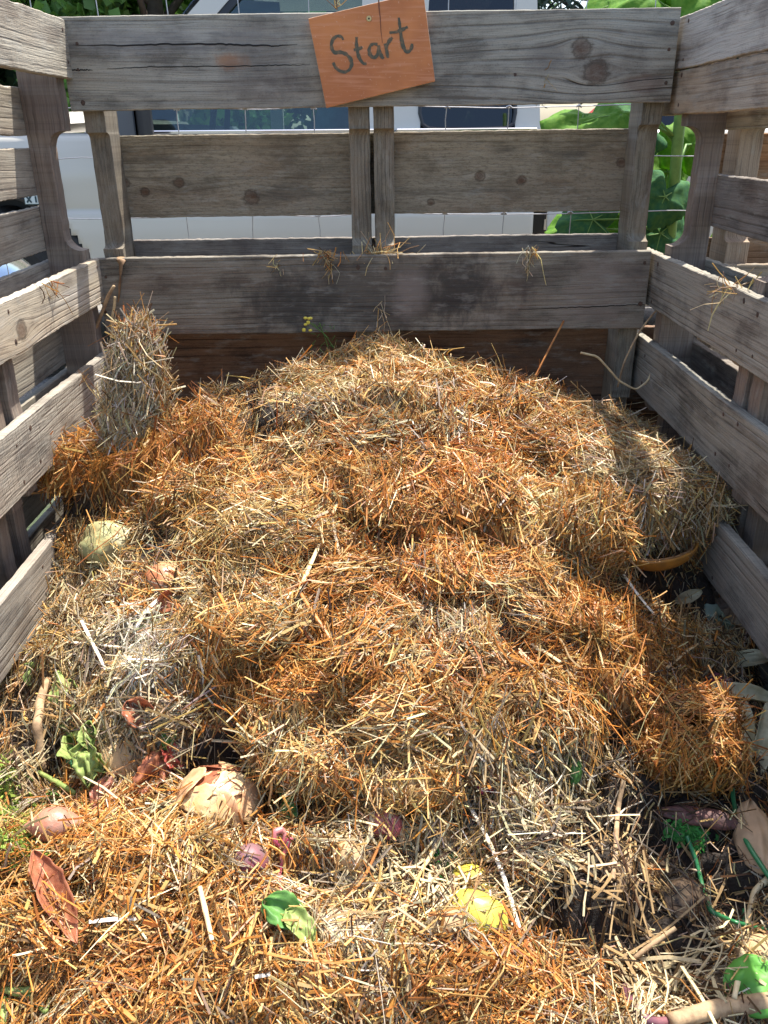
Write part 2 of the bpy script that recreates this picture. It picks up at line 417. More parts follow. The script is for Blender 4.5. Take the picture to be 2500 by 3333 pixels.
crackstrip(b, pxline([(228, 221), (270, 221), (312, 221)]), .0010, dkm)
crackstrip(b, pxline([(360, 218), (500, 212), (760, 213), (900, 210), (1020, 209)], s=3), .0006, dkm)
# lower front board
z1, z0 = yz(1229, 828), yz(1229, 1079); zc2 = (z0+z1)/2
m2 = wood(2, light=(.225, .213, .185), dark=(.08, .073, .062), brown=(.17, .10, .07), brownf=.5, ringw=.011, ring=.35, crack=.7,
          stains=[(kx(1250, 950)[0], -.0, .34, .10, .7, (.07, .062, .055)), (kx(960, 950)[0], -.02, .13, .06, .7, (.05, .045, .04)), (kx(1500, 950)[0], .01, .09, .09, .7, (.04, .036, .034)), (kx(1340, 950)[0], 0, .045, .06, .55, (.26, .22, .20)), (kx(1700, 900)[0], .02, .05, .04, .4, (.08, .06, .05)), (.5, 0, .12, .1, .4, (.27, .21, .18))])
b2 = board('deck_board', BP, m2, (XC, -.003, zc2), 1.19, z1-z0, .019, seed=2, chip=.7)
nl = [kx(*p) for p in ((352, 895), (350, 1010), (2103, 860), (2088, 993), (1172, 868), (1262, 873))]
nails(b2, [(a, c-zc2) for a, c in nl], sd=2)
zc_ = zc; zc = zc2; crackstrip(b2, pxline([(1690, 1009), (1850, 1004), (2000, 999), (2125, 994)], s=5), .0008, dkm, 2); zc = zc_
# third, mostly buried
board('deck_board', BP, wood(3, **GREY), (XC, 0, .28), 1.19, .14, .019, seed=3)
# rear boards (y=.11)
def rear(pt, pb, seed, _w=1.2, **k):
    a, c = yz(1229, pt, .112), yz(1229, pb, .112)
    return board('deck_board', BP, wood(seed, **k), (XC+.003+(_w-1.2)/2, .112, (a+c)/2), _w, a-c, .018, seed=seed), (a+c)/2
kz = yz(1229, 640, .112)
mz = (yz(1229, 430, .112)+yz(1229, 697, .112))/2
def rk(px, py, r): p = at_y(px, py, .112); return (p[0]-XC-.003, p[2]-mz, r)
rb, _ = rear(430, 697, 4, light=(.27, .25, .205), dark=(.11, .10, .08), brown=(.24, .16, .10), brownf=.45, rough=1.0, ring=.3, crack=.3,
     knots=[rk(590, 590, .010), rk(825, 640, .015), rk(480, 620, .009), rk(415, 590, .009), rk(1570, 575, .010), rk(1410, 660, .007), rk(1705, 590, .009), rk(2030, 535, .009)])
rb['label'] = 'rough sawn rear board with small brown knots'
rear(772, 905, 5, light=(.20, .185, .17), dark=(.09, .08, .075), ring=.5, ringw=.01)
rear(1075, 1440, 6, 1.30, light=(.20, .12, .075), dark=(.045, .028, .02), brown=(.28, .15, .08), brownf=.6, ring=.95, ringw=.018, rough=.3)
# stringers: vertical.  local x -> world z
def vst(parent, xc, y0, ztop, L, T=.042, seed=0, notch=True, **k):
    # rotate so local x->-z ; local y->+y ; local z->x
    return stringer('stringer', parent, wood(seed, **k), L, .09, T, (xc, y0, ztop), (0, R(90), 0),
                    notches=[(ztop-1.005, ztop-.765, .020), (ztop-.43, ztop-.19, .020)] if notch else (), seed=seed)
ST = dict(light=(.215, .20, .165), dark=(.085, .078, .064), brownf=.4, ringw=.008, ring=.6)
for i, xx in enumerate((-.575, -.0385, .0115, .556)):
    vst(BP, xx, .0195, 1.185, 1.17, seed=10+i, **ST)

# ---- side pallets
def side_pallet(sgn, xin, inner, outer, label, seed, ystr, yend=-1.34):
    P = empty('wooden_pallet', (xin, 0, 0)); tag(P, label, 'pallet', 'pallets walling the compost bin')
    ye = .0 if sgn < 0 else .10; L = ye-yend; yc = (yend+ye)/2
    # rotate board: local x -> world +-y ; front face (-y local) faces inward
    rz = R(-90) if sgn < 0 else R(90)
    # sgn<0: left wall, inner face toward +x.  local -y -> +x  : rotation +90 maps -y -> +x
    rz = R(90) if sgn < 0 else R(-90)
    for i, (za, zb_, off, kw) in enumerate(inner):
        bb = board('deck_board', P, wood(seed+i, **kw), (sgn*off, yc, (za+zb_)/2), L, za-zb_, .019, rot=(0, 0, rz), seed=seed+i, chip=kw.get('_c', 1.2) if False else 1.3)
        # nails near stringers : local x = sgn-dependent y
        pts = []
        for ys in ystr:
            lx = (ys-yc)*(1 if sgn < 0 else -1)
            for f in (-.3, .3): pts.append((lx+random.uniform(-.008, .008), f*(za-zb_)+random.uniform(-.01, .01)))
        nails(bb, pts, .0038, seed+i)
    for i, (za, zb_, kw) in enumerate(outer):
        board('deck_board', P, wood(seed+20+i, **kw), (sgn*(.019+.0765), yc, (za+zb_)/2), L, za-zb_, .017, rot=(0, 0, rz), seed=seed+20+i, chip=1.3)
    for i, ys in enumerate(ystr):
        # vertical, local x-> -z ; local y -> outward (sgn x); local z-> y
        # build rotation matrix
        o = stringer('stringer', P, wood(seed+40+i, light=(.22, .185, .16), dark=(.115, .095, .085), brownf=.35, ringw=.010, ring=.4), 1.16, .076, .040, (0, 0, 0), None,
                     notches=[(1.18-1.005, 1.18-.765, .034), (.76, .98, .034)], seed=seed+40+i)
        Mx = Matrix(((0, 1, 0, .0192), (0, 0, -1, ys), (-1, 0, 0, 1.18), (0, 0, 0, 1)))
        if sgn < 0: Mx = Matrix(((0, -1, 0, -.0192), (0, 0, 1, ys), (-1, 0, 0, 1.18), (0, 0, 0, 1)))
        o.matrix_local = Mx
    return P
PL = dict(light=(.31, .29, .25), dark=(.14, .125, .11), brownf=.25)
side_pallet(-1, -.605,
    [(1.192, 1.092, 0, dict(light=(.33, .315, .27), dark=(.15, .135, .115), saw=.5, ring=.5, crack=.4)),
     (.750, .660, .0, dict(light=(.40, .365, .30), dark=(.17, .15, .125), brown=(.34, .22, .12), brownf=.35, ring=.4, ringw=.011, pale=.5, knots=[(.22, -.01, .016), (-.1, .01, .01)])),
     (.556, .442, .0, dict(light=(.30, .285, .255), dark=(.12, .11, .10), saw=.8, ring=.3)),
     (.322, .208, .0, dict(light=(.28, .265, .24), dark=(.11, .105, .10), ring=.25, crack=.3))],
    [(1.077, .992, PL), (.968, .880, PL), (.858, .772, PL), (.750, .648, PL), (.640, .532, PL), (.515, .40, GREY), (.385, .29, GREY), (.27, .18, GREY), (.14, .04, GREY)],
    'weathered wooden pallet forming the sunlit left side wall of the bin', 100, (-.02, -.482, -.55, -1.0, -1.32))
side_pallet(1, .585,
    [(1.192, 1.100, 0, dict(light=(.40, .38, .35), dark=(.17, .155, .14), ring=.6, ringw=.02)),
     (1.098, 1.020, .004, dict(light=(.36, .31, .25), dark=(.15, .125, .10), brown=(.36, .22, .11), brownf=.5, ring=.4)),
     (.752, .640, .0, dict(light=(.31, .305, .27), dark=(.10, .098, .09), ring=.5, ringw=.013, stains=[(.3, 0, .3, .05, .4, (.08, .075, .085))])),
     (.567, .443, .0, dict(light=(.27, .265, .235), dark=(.08, .078, .07), ring=.45, ringw=.014)),
     (.364, .252, .0, dict(light=(.26, .255, .225), dark=(.085, .082, .075), ring=.25, crack=.3))],
    [(1.077, .992, dict(brownf=.6)), (.910, .810, dict(light=(.2, .185, .175), dark=(.07, .065, .06), ring=.6)), (.745, .64, GREY), (.571, .46, dict(light=(.17, .15, .13), dark=(.06, .05, .045))), (.44, .33, GREY), (.31, .2, GREY), (.17, .05, GREY)],
    'weathered wooden pallet forming the shaded right side wall of the bin', 200, (-.02, -.478, -.54, -1.0, -1.32))
# ---- neighbour pallet to the right
NP = empty('wooden_pallet', (1.345, .004, 0)); tag(NP, 'partly hidden wooden pallet of the neighbouring bin seen beyond the right side wall', 'pallet', 'pallets walling the compost bin')
for i, (a, c, kw) in enumerate([(1.20, 1.0, dict(light=(.26, .2, .16), dark=(.1, .08, .07), brownf=.6)), (.727, .60, dict(light=(.3, .24, .18), dark=(.12, .1, .08), brownf=.5)), (.40, .28, GREY)]):
    board('deck_board', NP, wood(300+i, **kw), (0, 0, (a+c)/2), 1.21, a-c, .019, seed=300+i)
for i, (a, c) in enumerate([(.985, .80), (.77, .66), (.5, .36)]):
    board('deck_board', NP, wood(310+i, light=(.32, .22, .14), dark=(.12, .08, .05), brown=(.3, .14, .06), brownf=.7, ring=.7), (0, .112, (a+c)/2), 1.21, a-c, .018, seed=310+i)
for i, xx in enumerate((-.575, -.02, .575)):
    vst(NP, xx, .0195, 1.185, 1.17, T=.05, seed=320+i, light=(.32, .25, .19), dark=(.15, .11, .085), brownf=.5, ringw=.01, ring=.4)

# ================================================================ SIGN
YS = -.022
sign = empty('sign_board', tuple(at_y(1210, 160, YS)))
tag(sign, 'small orange painted board with the handwritten word Start, screwed tilted on the top plank', 'sign')
def sp(px, py, y=YS): return at_y(px, py, y)-np.array(sign.location)
def sign_mat():
    s = NT('orange_painted_board'); O, x, y, z = s.obj()
    a = s.noise(O, 9, 4); b = s.noise(s.comb(s.ma('MULTIPLY', x, 12), y, s.ma('MULTIPLY', z, 180)), 1, 3); c3 = s.noise(O, 160, 3, .7)
    c = s.mix(s.mr(a, .35, .65), (.60, .21, .058), (.46, .145, .04)); c = s.mix(s.ma('MULTIPLY', s.mr(b, .48, .66), .5), c, (.64, .27, .13))
    c = s.mix(s.ma('MULTIPLY', s.mr(c3, .62, .70), .6), c, (.68, .44, .30))
    return s.fin(s.bsdf(c, .5, b, .0006, .6))
cor = [(1003, 60), (1378, -28), (1417, 265), (1062, 352)]
m = MB(); V = []
for yy in (YS, YS+.0115):
    for (a, c) in cor:
        p = sp(a, c); V.append((p[0], yy-YS, p[2]))
# subdivide outline edges a bit for rough rim
m.add(V, [(0, 3, 2, 1), (4, 5, 6, 7), (0, 1, 5, 4), (1, 2, 6, 5), (2, 3, 7, 6), (3, 0, 4, 7)])
pb = m.build('panel', sign_mat(), sign)
bv = pb.modifiers.new('b', 'BEVEL'); bv.width = .0012; bv.segments = 2
edge_m = simple('raw_board_edge', (.55, .42, .30), .8, noise=.5, nscale=200)
pb.data.materials.append(edge_m)
for p in pb.data.polygons:
    if abs(p.normal.y) < .5: p.material_index = 1
Z = .54248
def strokes(S, off=(800, 0)): return [[(off[0]+x*Z, off[1]+y*Z) for x, y in st] for st in S]
S = strokes([
 [(585, 240), (578, 222), (550, 214), (525, 232), (512, 265), (518, 300), (535, 318), (565, 312), (600, 322), (628, 350), (638, 385), (625, 418), (598, 434), (565, 428), (538, 405), (524, 375)],
 [(665, 222), (664, 270), (672, 320), (685, 358), (705, 382), (725, 384)], [(648, 300), (672, 296), (700, 284)],
 [(790, 268), (770, 262), (748, 272), (738, 300), (745, 330), (765, 348), (785, 340), (796, 310), (797, 272)], [(797, 272), (804, 310), (815, 340), (828, 352)],
 [(835, 262), (845, 300), (853, 348)], [(843, 290), (850, 265), (865, 240), (880, 225)],
 [(918, 106), (925, 160), (932, 220), (942, 275), (960, 312), (985, 308), (996, 285), (998, 262)], [(862, 196), (900, 194), (935, 180), (972, 162)]])
m = MB()
for st in S:
    A = np.array(st); t = np.linspace(0, len(A)-1, (len(A)-1)*5+1)
    # catmull smoothing by interpolation + blur
    X = np.interp(t, range(len(A)), A[:, 0]); Y = np.interp(t, range(len(A)), A[:, 1])
    for _ in range(3):
        X[1:-1] = (X[:-2]+2*X[1:-1]+X[2:])/4; Y[1:-1] = (Y[:-2]+2*Y[1:-1]+Y[2:])/4
    n = len(X); V = []
    for i in range(n):
        dx = X[min(i+1, n-1)]-X[max(i-1, 0)]; dy = Y[min(i+1, n-1)]-Y[max(i-1, 0)]; l = math.hypot(dx, dy)+1e-6
        wd = 5.4*(.75+.35*math.sin(math.pi*i/(n-1)))*(1+.25*float(vnoise(i*.6, len(st))))
        for sg in (-1, 1):
            p = sp(X[i]-dy/l*wd*sg, Y[i]+dx/l*wd*sg); V.append((p[0], -.0006-.00001*len(m.v)/10, p[2]))
    m.add(V, [(2*i, 2*i+2, 2*i+3, 2*i+1) for i in range(n-1)])
def ink():
    s = NT('green_brush_ink'); O, x, y, z = s.obj(); n = s.noise(O, 120, 4, .7)
    c = s.mix(s.mr(n, .4, .75), (.075, .075, .045), (.22, .13, .06))
    return s.fin(s.bsdf(c, .6))
m.build('lettering', ink(), sign)
# screw
m = MB(); cx, cz = sp(1201, 61)[0], sp(1201, 61)[2]
V = [(cx+.0052*math.cos(a), -.0005, cz+.0052*math.sin(a)) for a in [i*math.pi/8 for i in range(16)]]+[(cx+.0045*math.cos(a), -.0022, cz+.0045*math.sin(a)) for a in [i*math.pi/8 for i in range(16)]]
m.add(V, [tuple(range(31, 15, -1))]+[(i, (i+1) % 16, 16+(i+1) % 16, 16+i) for i in range(16)])
scw = m.build('screw', simple('brass_screw', (.55, .42, .2), .4, metallic=.8), sign)
m = MB(); V = [(cx+(.0026 if i % 2 else .0014)*math.cos(i*math.pi/6), -.00225-.0004, cz+(.0026 if i % 2 else .0014)*math.sin(i*math.pi/6)) for i in range(12)]
m.add(V, [tuple(range(11, -1, -1))]); m.build('socket', simple('socket_black', (.015, .012, .01), .6), scw)
# split running down from the top edge
m = MB(); pts = [(1232, -10), (1234, 25), (1238, 60), (1240, 100), (1245, 140)]; V = []
for i, (a, c) in enumerate(pts):
    for sg in (-1, 1):
        p = sp(a+sg*(2.2-.4*i), c); V.append((p[0], -.0009, p[2]))
m.add(V, [(2*i, 2*i+2, 2*i+3, 2*i+1) for i in range(4)]); m.build('split', simple('split_wood', (.16, .06, .03), .8), sign)

# ================================================================ WIRE FENCE
wm = simple('galvanised_wire', (.42, .42, .43), .45, metallic=.7, noise=.4, nscale=80)
WF = empty('wire_fence', (0, .30, 0)); tag(WF, 'thin galvanised wire mesh fence strung between the bin and the truck', 'fence')
YW = .30
for pyc, s_ in ((352, 1), (512, 2), (697, 3), (1010, 4)):
    z = at_y(1250, pyc, YW)[2]; m = MB()
    pts = []
    for i in range(140):
        x = -3+6*i/139; pts.append((x, 0, z+.006*float(vnoise(x*7, s_))+.004*float(vnoise(x*2, s_+9))))
    m.tube(pts, .0013, 5); m.build('line_wire', wm, WF)
ztop = at_y(1250, -260, YW)[2]
for i, xx in enumerate(np.arange(-2.95, 3, .155)):
    x = xx+.012*float(vnoise(i*3.3, 5)); m = MB()
    m.tube([(x+.006*float(vnoise(k*1.3, i)), 0.002, .05+(1.5-.05)*k/18) for k in range(19)], .0012, 5)
    for pyc in (352, 512, 697):
        z = at_y(1250, pyc, YW)[2]; m.tube([(x-.006, .001, z), (x, -.003, z+.003), (x+.006, .001, z-.001)], .0024, 5)
    m.build('stay_wire', wm, WF)
for i, xx in enumerate((-2.9, 2.6)):
    m = MB(); m.tube([(xx, .03, -.1), (xx, .03, 1.6)], .045, 10); m.build('post', wood(400+i), WF)
# ================================================================ HEAP SURFACE
YC = [-1.7, -1.4, -1.2, -.98, -.90, -.62, -.4, -.25, -.16, -.1, -.02]
ZC = [.06, .12, .175, .235, .345, .455, .535, .59, .605, .58, .50]
YL = [-1.7, -1.4, -1.0, -.8, -.57, -.474, -.33, -.2, 0.0]
ZL = [.05, .09, .13, .16, .215, .32, .415, .40, .36]
YR = [-1.7, -1.4, -1.0, -.8, -.6, -.49, -.43, -.30, -.18, 0.0]
ZR = [.04, .06, .09, .12, .17, .26, .34, .39, .40, .375]
def base_h(x, y):
    c = np.interp(y, YC, ZC); l = np.interp(y, YL, ZL); r = np.interp(y, YR, ZR)
    t = np.clip(np.abs(x)/.60, 0, 1.15)
    kk = np.clip((y+.62)/.32, 0, 1); wgt = np.where(x < 0, t**(2.2-1.25*kk), t**(2.0-.8*kk))
    e = np.where(x < 0, l, r)
    z = c*(1-wgt)+e*wgt
    out_ = np.clip((np.abs(x)-.60)/.03, 0, 1)
    z = z*(1-out_)+np.minimum(z, .16)*out_
    return z
def base_hit(px, py):
    v = ray(px, py); t = np.linspace(.5, 2.6, 1500)
    P = CAM[None]+v[None]*t[:, None]
    h = base_h(P[:, 0], P[:, 1])
    k = np.argmax(P[:, 2] < h)
    return P[k]
MATS = [  # px,py (lower part of the clump), rx, ry, H
 (400, 1530, .21, .085, .060), (640, 1400, .12, .07, .015), (1180, 1290, .27, .10, .034), (880, 1700, .15, .11, .034), (1180, 1560, .10, .05, .02),
 (1520, 1600, .24, .11, .030), (2060, 1560, .15, .11, .045), (1500, 1850, .13, .08, .025), (900, 2020, .17, .07, .034),
 (1250, 2300, .26, .07, .035), (1130, 2480, .16, .08, .055), (1500, 2450, .20, .07, .04), (330, 2040, .12, .10, .035), (430, 2780, .22, .07, .03),
 (150, 2950, .16, .10, .03), (500, 3150, .30, .09, .035), (1700, 3240, .13, .06, .035), (1830, 2700, .11, .10, .038), (1960, 2180, .13, .05, .03),
 (600, 2150, .12, .06, .028), (400, 2330, .09, .05, .02), (1900, 2050, .10, .06, .025), (1000, 3000, .15, .05, .015), (90, 2430, .05, .06, .02)]
HOLES = [(1070, 1480, .022, .05, .03), (1200, 1800, .05, .025, .03), (1330, 1440, .08, .016, .028), (1560, 1960, .06, .02, .025), (830, 2200, .05, .015, .025), (835, 1340, .03, .03, .045), (700, 1930, .05, .02, .03), (1000, 2610, .09, .03, .045), (740, 2470, .06, .03, .055), (1450, 2640, .08, .025, .03), (1340, 1800, .03, .03, .03), (2140, 1900, .10, .045, .085),
 (200, 2440, .035, .05, .05), (1290, 1380, .12, .02, .025), (1150, 1690, .05, .02, .025), (2080, 2860, .14, .12, .03), (2000, 3080, .12, .07, .02), (1500, 2760, .08, .03, .025),
 (1000, 2860, .05, .03, .02), (1250, 2120, .06, .015, .025), (260, 1640, .14, .02, .035), (740, 2770, .04, .015, .02), (2020, 1750, .05, .03, .03), (1620, 2060, .05, .02, .02), (2330, 2180, .06, .05, .03), (620, 1650, .03, .04, .02)]
_M = []
for (a, b_, rx, ry, H_) in MATS: _M.append((base_hit(a, b_), rx, ry, H_))
_Hh = []
for (a, b_, rx, ry, H_) in HOLES: _Hh.append((base_hit(a, b_), rx, ry, H_))
def heap_h(x, y):
    z = base_h(x, y)
    n1 = fbm(x*16, y*16, 0, 31, 2); n2 = fbm(x*40, y*40, 0, 33, 2)
    for i, (c, rx, ry, H_) in enumerate(_M):
        dx = (x-c[0])/rx; dy = (y-c[1])/ry
        q = np.sqrt(dx*dx+dy*dy)+.30*n1+.10*n2+.1*vnoise(x*9, y*9, i*3.3, 40)
        s = np.clip((1.0-q)/.28, 0, 1); s = s*s*(3-2*s)
        z = z+1.15*H_*s*(.45+.55*np.clip(.5-dy*.6, 0, 1))
    for i, (c, rx, ry, H_) in enumerate(_Hh):
        dx = (x-c[0])/rx; dy = (y-c[1])/ry
        q = np.sqrt(dx*dx+dy*dy)+.35*n1
        s = np.clip((1.15-q)/.5, 0, 1); s = s*s*(3-2*s)
        z = z-1.45*H_*s
    lump = fbm(x*9+y*3, y*12-x*4, 0, 51, 3); 
    t = lump*2.4; tf = np.floor(t); tt = np.clip((t-tf-.5)/.22+.5, 0, 1)
    z = z+.013*(tf+tt*tt*(3-2*tt))*.75-.003+.010*n2+.012*fbm(x*6, y*6, 3, 57, 2)+.0035*fbm(x*110, y*110, 0, 61, 2)
    z = z-.02*np.clip((np.abs(x)-.57)/.03, 0, 1)*0
    cz = np.abs(fbm(x*6.3+2*n2*0, y*7.5, 9, 91, 3)); cm = np.clip(vnoise(x*4.1, y*4.1, 2, 93)+.45, 0, 1)
    z = z-.032*np.exp(-(cz/.055)**2)*cm*np.clip((.56-np.abs(x))/.05, 0, 1)
    return np.maximum(z, .012)
HX = np.arange(-.74, .741, .004); HY = np.arange(-1.56, -.0, .004)
GX, GY = np.meshgrid(HX, HY); GZ = heap_h(GX, GY)
def hz(x, y):
    fx = np.clip((np.asarray(x, float)-HX[0])/.004, 0, len(HX)-1.001); fy = np.clip((np.asarray(y, float)-HY[0])/.004, 0, len(HY)-1.001)
    ix = fx.astype(int); iy = fy.astype(int); ax = fx-ix; ay = fy-iy
    return (GZ[iy, ix]*(1-ax)+GZ[iy, ix+1]*ax)*(1-ay)+(GZ[iy+1, ix]*(1-ax)+GZ[iy+1, ix+1]*ax)*ay
def hnorm(x, y, e=.012):
    dx = (hz(x+e, y)-hz(x-e, y))/(2*e); dy = (hz(x, y+e)-hz(x, y-e))/(2*e)
    n = np.stack([-dx, -dy, np.ones_like(dx)], -1); return n/np.linalg.norm(n, axis=-1, keepdims=True)
def hit(px, py, lift=0.0):
    v = ray(px, py); t = np.linspace(.4, 2.4, 3000); P = CAM[None]+v[None]*t[:, None]
    ok = (P[:, 2] < hz(P[:, 0], P[:, 1])+lift) & (P[:, 1] < -.03)
    if not ok.any(): return hit(px, py+30, lift)
    return P[int(np.argmax(ok))]

# ---------------------------------------------------------------- straw colours
PAL = {'orange': (.58, .26, .058), 'rust': (.40, .145, .035), 'gold': (.65, .43, .155), 'tan': (.50, .34, .16), 'pale': (.70, .60, .37), 'white': (.80, .73, .60),
       'grey': (.38, .31, .22), 'brown': (.15, .075, .03), 'dark': (.075, .048, .028), 'yellow': (.67, .50, .21)}
TYPES = {'O': dict(orange=.45, rust=.20, gold=.22, tan=.02, brown=.09, yellow=.03), 'G': dict(gold=.36, orange=.12, yellow=.10, pale=.25, tan=.09, brown=.08),
         'P': dict(pale=.33, tan=.26, grey=.18, gold=.12, brown=.12, white=.03), 'D': dict(dark=.36, brown=.26, grey=.12, tan=.13, pale=.10, gold=.03),
         'W': dict(white=.75, pale=.25), 'M': dict(gold=.26, orange=.17, tan=.18, pale=.18, brown=.12, rust=.09)}
ZN = [(350, 1490, 230, 100, 'O', 9), (640, 1480, 140, 120, 'O', 2), (850, 1230, 250, 70, 'P', 1.5), (1200, 1180, 260, 90, 'G', 3), (1200, 1340, 350, 70, 'P', 1.6),
 (1180, 1530, 190, 110, 'O', 9), (930, 1650, 220, 170, 'G', 4), (1150, 1850, 160, 120, 'O', 2.5), (1560, 1450, 220, 150, 'O', 4), (1480, 1780, 240, 140, 'O', 4),
 (2080, 1480, 200, 240, 'P', 4), (1820, 1700, 150, 170, 'G', 3), (1400, 2000, 220, 130, 'P', 2.2), (860, 1980, 160, 100, 'G', 2.5), (960, 2150, 200, 110, 'O', 7),
 (1250, 2270, 280, 70, 'O', 2.5), (2010, 2080, 170, 130, 'O', 7), (1600, 2350, 220, 90, 'O', 1.5), (330, 2060, 170, 170, 'P', 3.5), (465, 2110, 60, 60, 'W', 45), (450, 2230, 60, 40, 'W', 8), (430, 2250, 80, 50, 'P', 4), (330, 2330, 190, 130, 'P', 3),
 (420, 2830, 330, 120, 'O', 2.2), (480, 2780, 200, 80, 'G', 2), (80, 2900, 120, 90, 'O', 2), (600, 3130, 400, 120, 'O', 5), (1150, 3050, 220, 130, 'P', 2.5), (250, 2880, 120, 60, 'M', 4), (1300, 3270, 150, 60, 'M', 5), (250, 3030, 230, 90, 'G', 1.5), (1700, 3200, 230, 120, 'O', 12), (1100, 2430, 260, 120, 'G', 2.5),
 (1720, 2620, 190, 180, 'P', 4), (1350, 2850, 320, 160, 'P', 2), (2100, 2830, 230, 210, 'D', 16), (980, 2600, 110, 45, 'D', 6), (740, 2460, 90, 45, 'D', 7), (850, 1340, 50, 50, 'D', 6), (1080, 1500, 35, 80, 'D', 3), (1200, 1800, 60, 45, 'D', 3), (1340, 1440, 110, 25, 'D', 2.5), (1560, 1960, 80, 25, 'D', 2.5), (720, 1950, 130, 30, 'D', 3), (1000, 1950, 40, 60, 'D', 3), (1180, 1440, 130, 30, 'D', 2), (1110, 2000, 40, 60, 'D', 3), (1460, 2640, 90, 40, 'D', 3), (1750, 2000, 60, 40, 'D', 2), (1340, 1800, 50, 40, 'D', 3), (1400, 2830, 120, 35, 'D', 3), (230, 1660, 100, 30, 'D', 3), (500, 1800, 60, 40, 'D', 2), (2230, 3130, 330, 220, 'P', 2.5), (2200, 3080, 330, 220, 'D', 2.5), (80, 2400, 110, 160, 'D', 4), (60, 2600, 90, 120, 'P', 3), (300, 2600, 120, 60, 'M', 3),  # small D spots paint shade into the hollows; broad lower right D is compost
 (2380, 2420, 110, 260, 'D', 7), (2170, 1910, 110, 90, 'D', 8), (2260, 2060, 140, 110, 'P', 3), (270, 1640, 130, 60, 'D', 2), (1950, 3080, 160, 80, 'D', 4), (1000, 2700, 200, 80, 'M', 2), (1900, 3250, 200, 80, 'P', 4)]
TN = list(TYPES)
def zonew(P):
    px, py, _ = proj(P)
    jx = 45*fbm(P[:, 0]*14, P[:, 1]*14, 0, 71, 2); jy = 45*fbm(P[:, 0]*14, P[:, 1]*14, 5, 72, 2)
    px = px+jx*1.6; py = py+jy*1.6
    W_ = np.zeros((len(P), len(TN))); W_[:, TN.index('M')] = .45; W_[:, TN.index('G')] = .3+.8*np.clip(fbm(P[:, 0]*7, P[:, 1]*7, 0, 75, 2)*2, 0, 1); W_[:, TN.index('O')] = .2+1.8*np.clip(fbm(P[:, 0]*8, P[:, 1]*8, 0, 77, 2)*2, 0, 1)
    for (a, b_, rx, ry, t, wt) in ZN:
        W_[:, TN.index(t)] += 1.6*wt*np.exp(-.5*(((px-a)/rx*1.25)**2+((py-b_)/ry*1.25)**2))
    cz = np.abs(fbm(P[:, 0]*6.3, P[:, 1]*7.5, 9, 91, 3)); cm = np.clip(vnoise(P[:, 0]*4.1, P[:, 1]*4.1, 2, 93)+.45, 0, 1)
    W_[:, TN.index('D')] += 2.2*np.exp(-(cz/.045)**2)*cm  # crease shade painted in as dark straw colour
    W_ = (W_/W_.sum(1, keepdims=True))**1.2
    return W_/W_.sum(1, keepdims=True)
CN = list(PAL); PC = np.array([PAL[c] for c in CN])
TC = np.array([[TYPES[t].get(c, 0) for c in CN] for t in TN]); TC /= TC.sum(1, keepdims=True)
def straw_cols(P, W_=None):
    W_ = zonew(P) if W_ is None else W_
    pr = (W_ @ TC)**1.05; cs = np.cumsum(pr, 1); r = RNG.random((len(P), 1))*cs[:, -1:]
    k = np.argmax(r < cs, 1); c = PC[k]
    lf = 1+.35*fbm(P[:, 0]*26, P[:, 1]*26, P[:, 2]*26, 97, 2)[:, None]
    return np.clip(c*lf*RNG.normal(1, .16, (len(P), 1)).clip(.5, 1.45)*RNG.normal(1, .05, (len(P), 3)), .01, .92)
def norm(v): return v/(np.linalg.norm(v, axis=-1, keepdims=True)+1e-12)
def straws(P, N, D, L, Wd, C, bend=.12, nst=2, flat=.38, taper=.0):
    """boxes along D; nst stations"""
    n = len(P); t = np.linspace(-.5, .5, nst)
    S = norm(np.cross(D, N)+RNG.normal(0, .35, (n, 3))); S = norm(S-D*np.sum(S*D, 1, keepdims=True)); T = np.cross(D, S)
    bv = (S*RNG.normal(0, 1, (n, 1))+N*RNG.normal(-.3, .7, (n, 1)))*bend*L[:, None]
    kink = RNG.uniform(-.25, .25, (n, 1))
    V = np.zeros((n, nst, 4, 3), np.float32)
    for i, tt in enumerate(t):
        if nst > 2: cpos = P+D*(tt*L)[:, None]+bv*(.25-np.minimum(np.abs(tt-kink), .5)**1.3)
        else: cpos = P+D*(tt*L)[:, None]
        ww = Wd*(1-taper*(i == nst-1))*RNG.uniform(.75, 1.1, n)
        for k, (a, b_) in enumerate(((-.5, -.5), (.5, -.5), (.5, .5), (-.5, .5))):
            V[:, i, k] = cpos+S*(a*ww)[:, None]+T*(b_*ww*flat)[:, None]
    base = np.arange(n)[:, None]*(nst*4)
    F_ = []
    for i in range(nst-1):
        for k in range(4):
            l = (k+1) % 4; F_.append(np.stack([base[:, 0]+i*4+k, base[:, 0]+i*4+l, base[:, 0]+(i+1)*4+l, base[:, 0]+(i+1)*4+k], 1))
    F_.append(np.stack([base[:, 0]+3, base[:, 0]+2, base[:, 0]+1, base[:, 0]], 1))
    e = (nst-1)*4; F_.append(np.stack([base[:, 0]+e, base[:, 0]+e+1, base[:, 0]+e+2, base[:, 0]+e+3], 1))
    cols = np.repeat(C[:, None], nst*4, 1).reshape(-1, 3)
    return V.reshape(-1, 3), np.concatenate(F_), cols
def merge(parts):
    V = []; F_ = []; C = []; b = 0
    for (v, f, c) in parts: V.append(v); F_.append(f+b); C.append(c); b += len(v)
    return np.concatenate(V), np.concatenate(F_), np.concatenate(C)
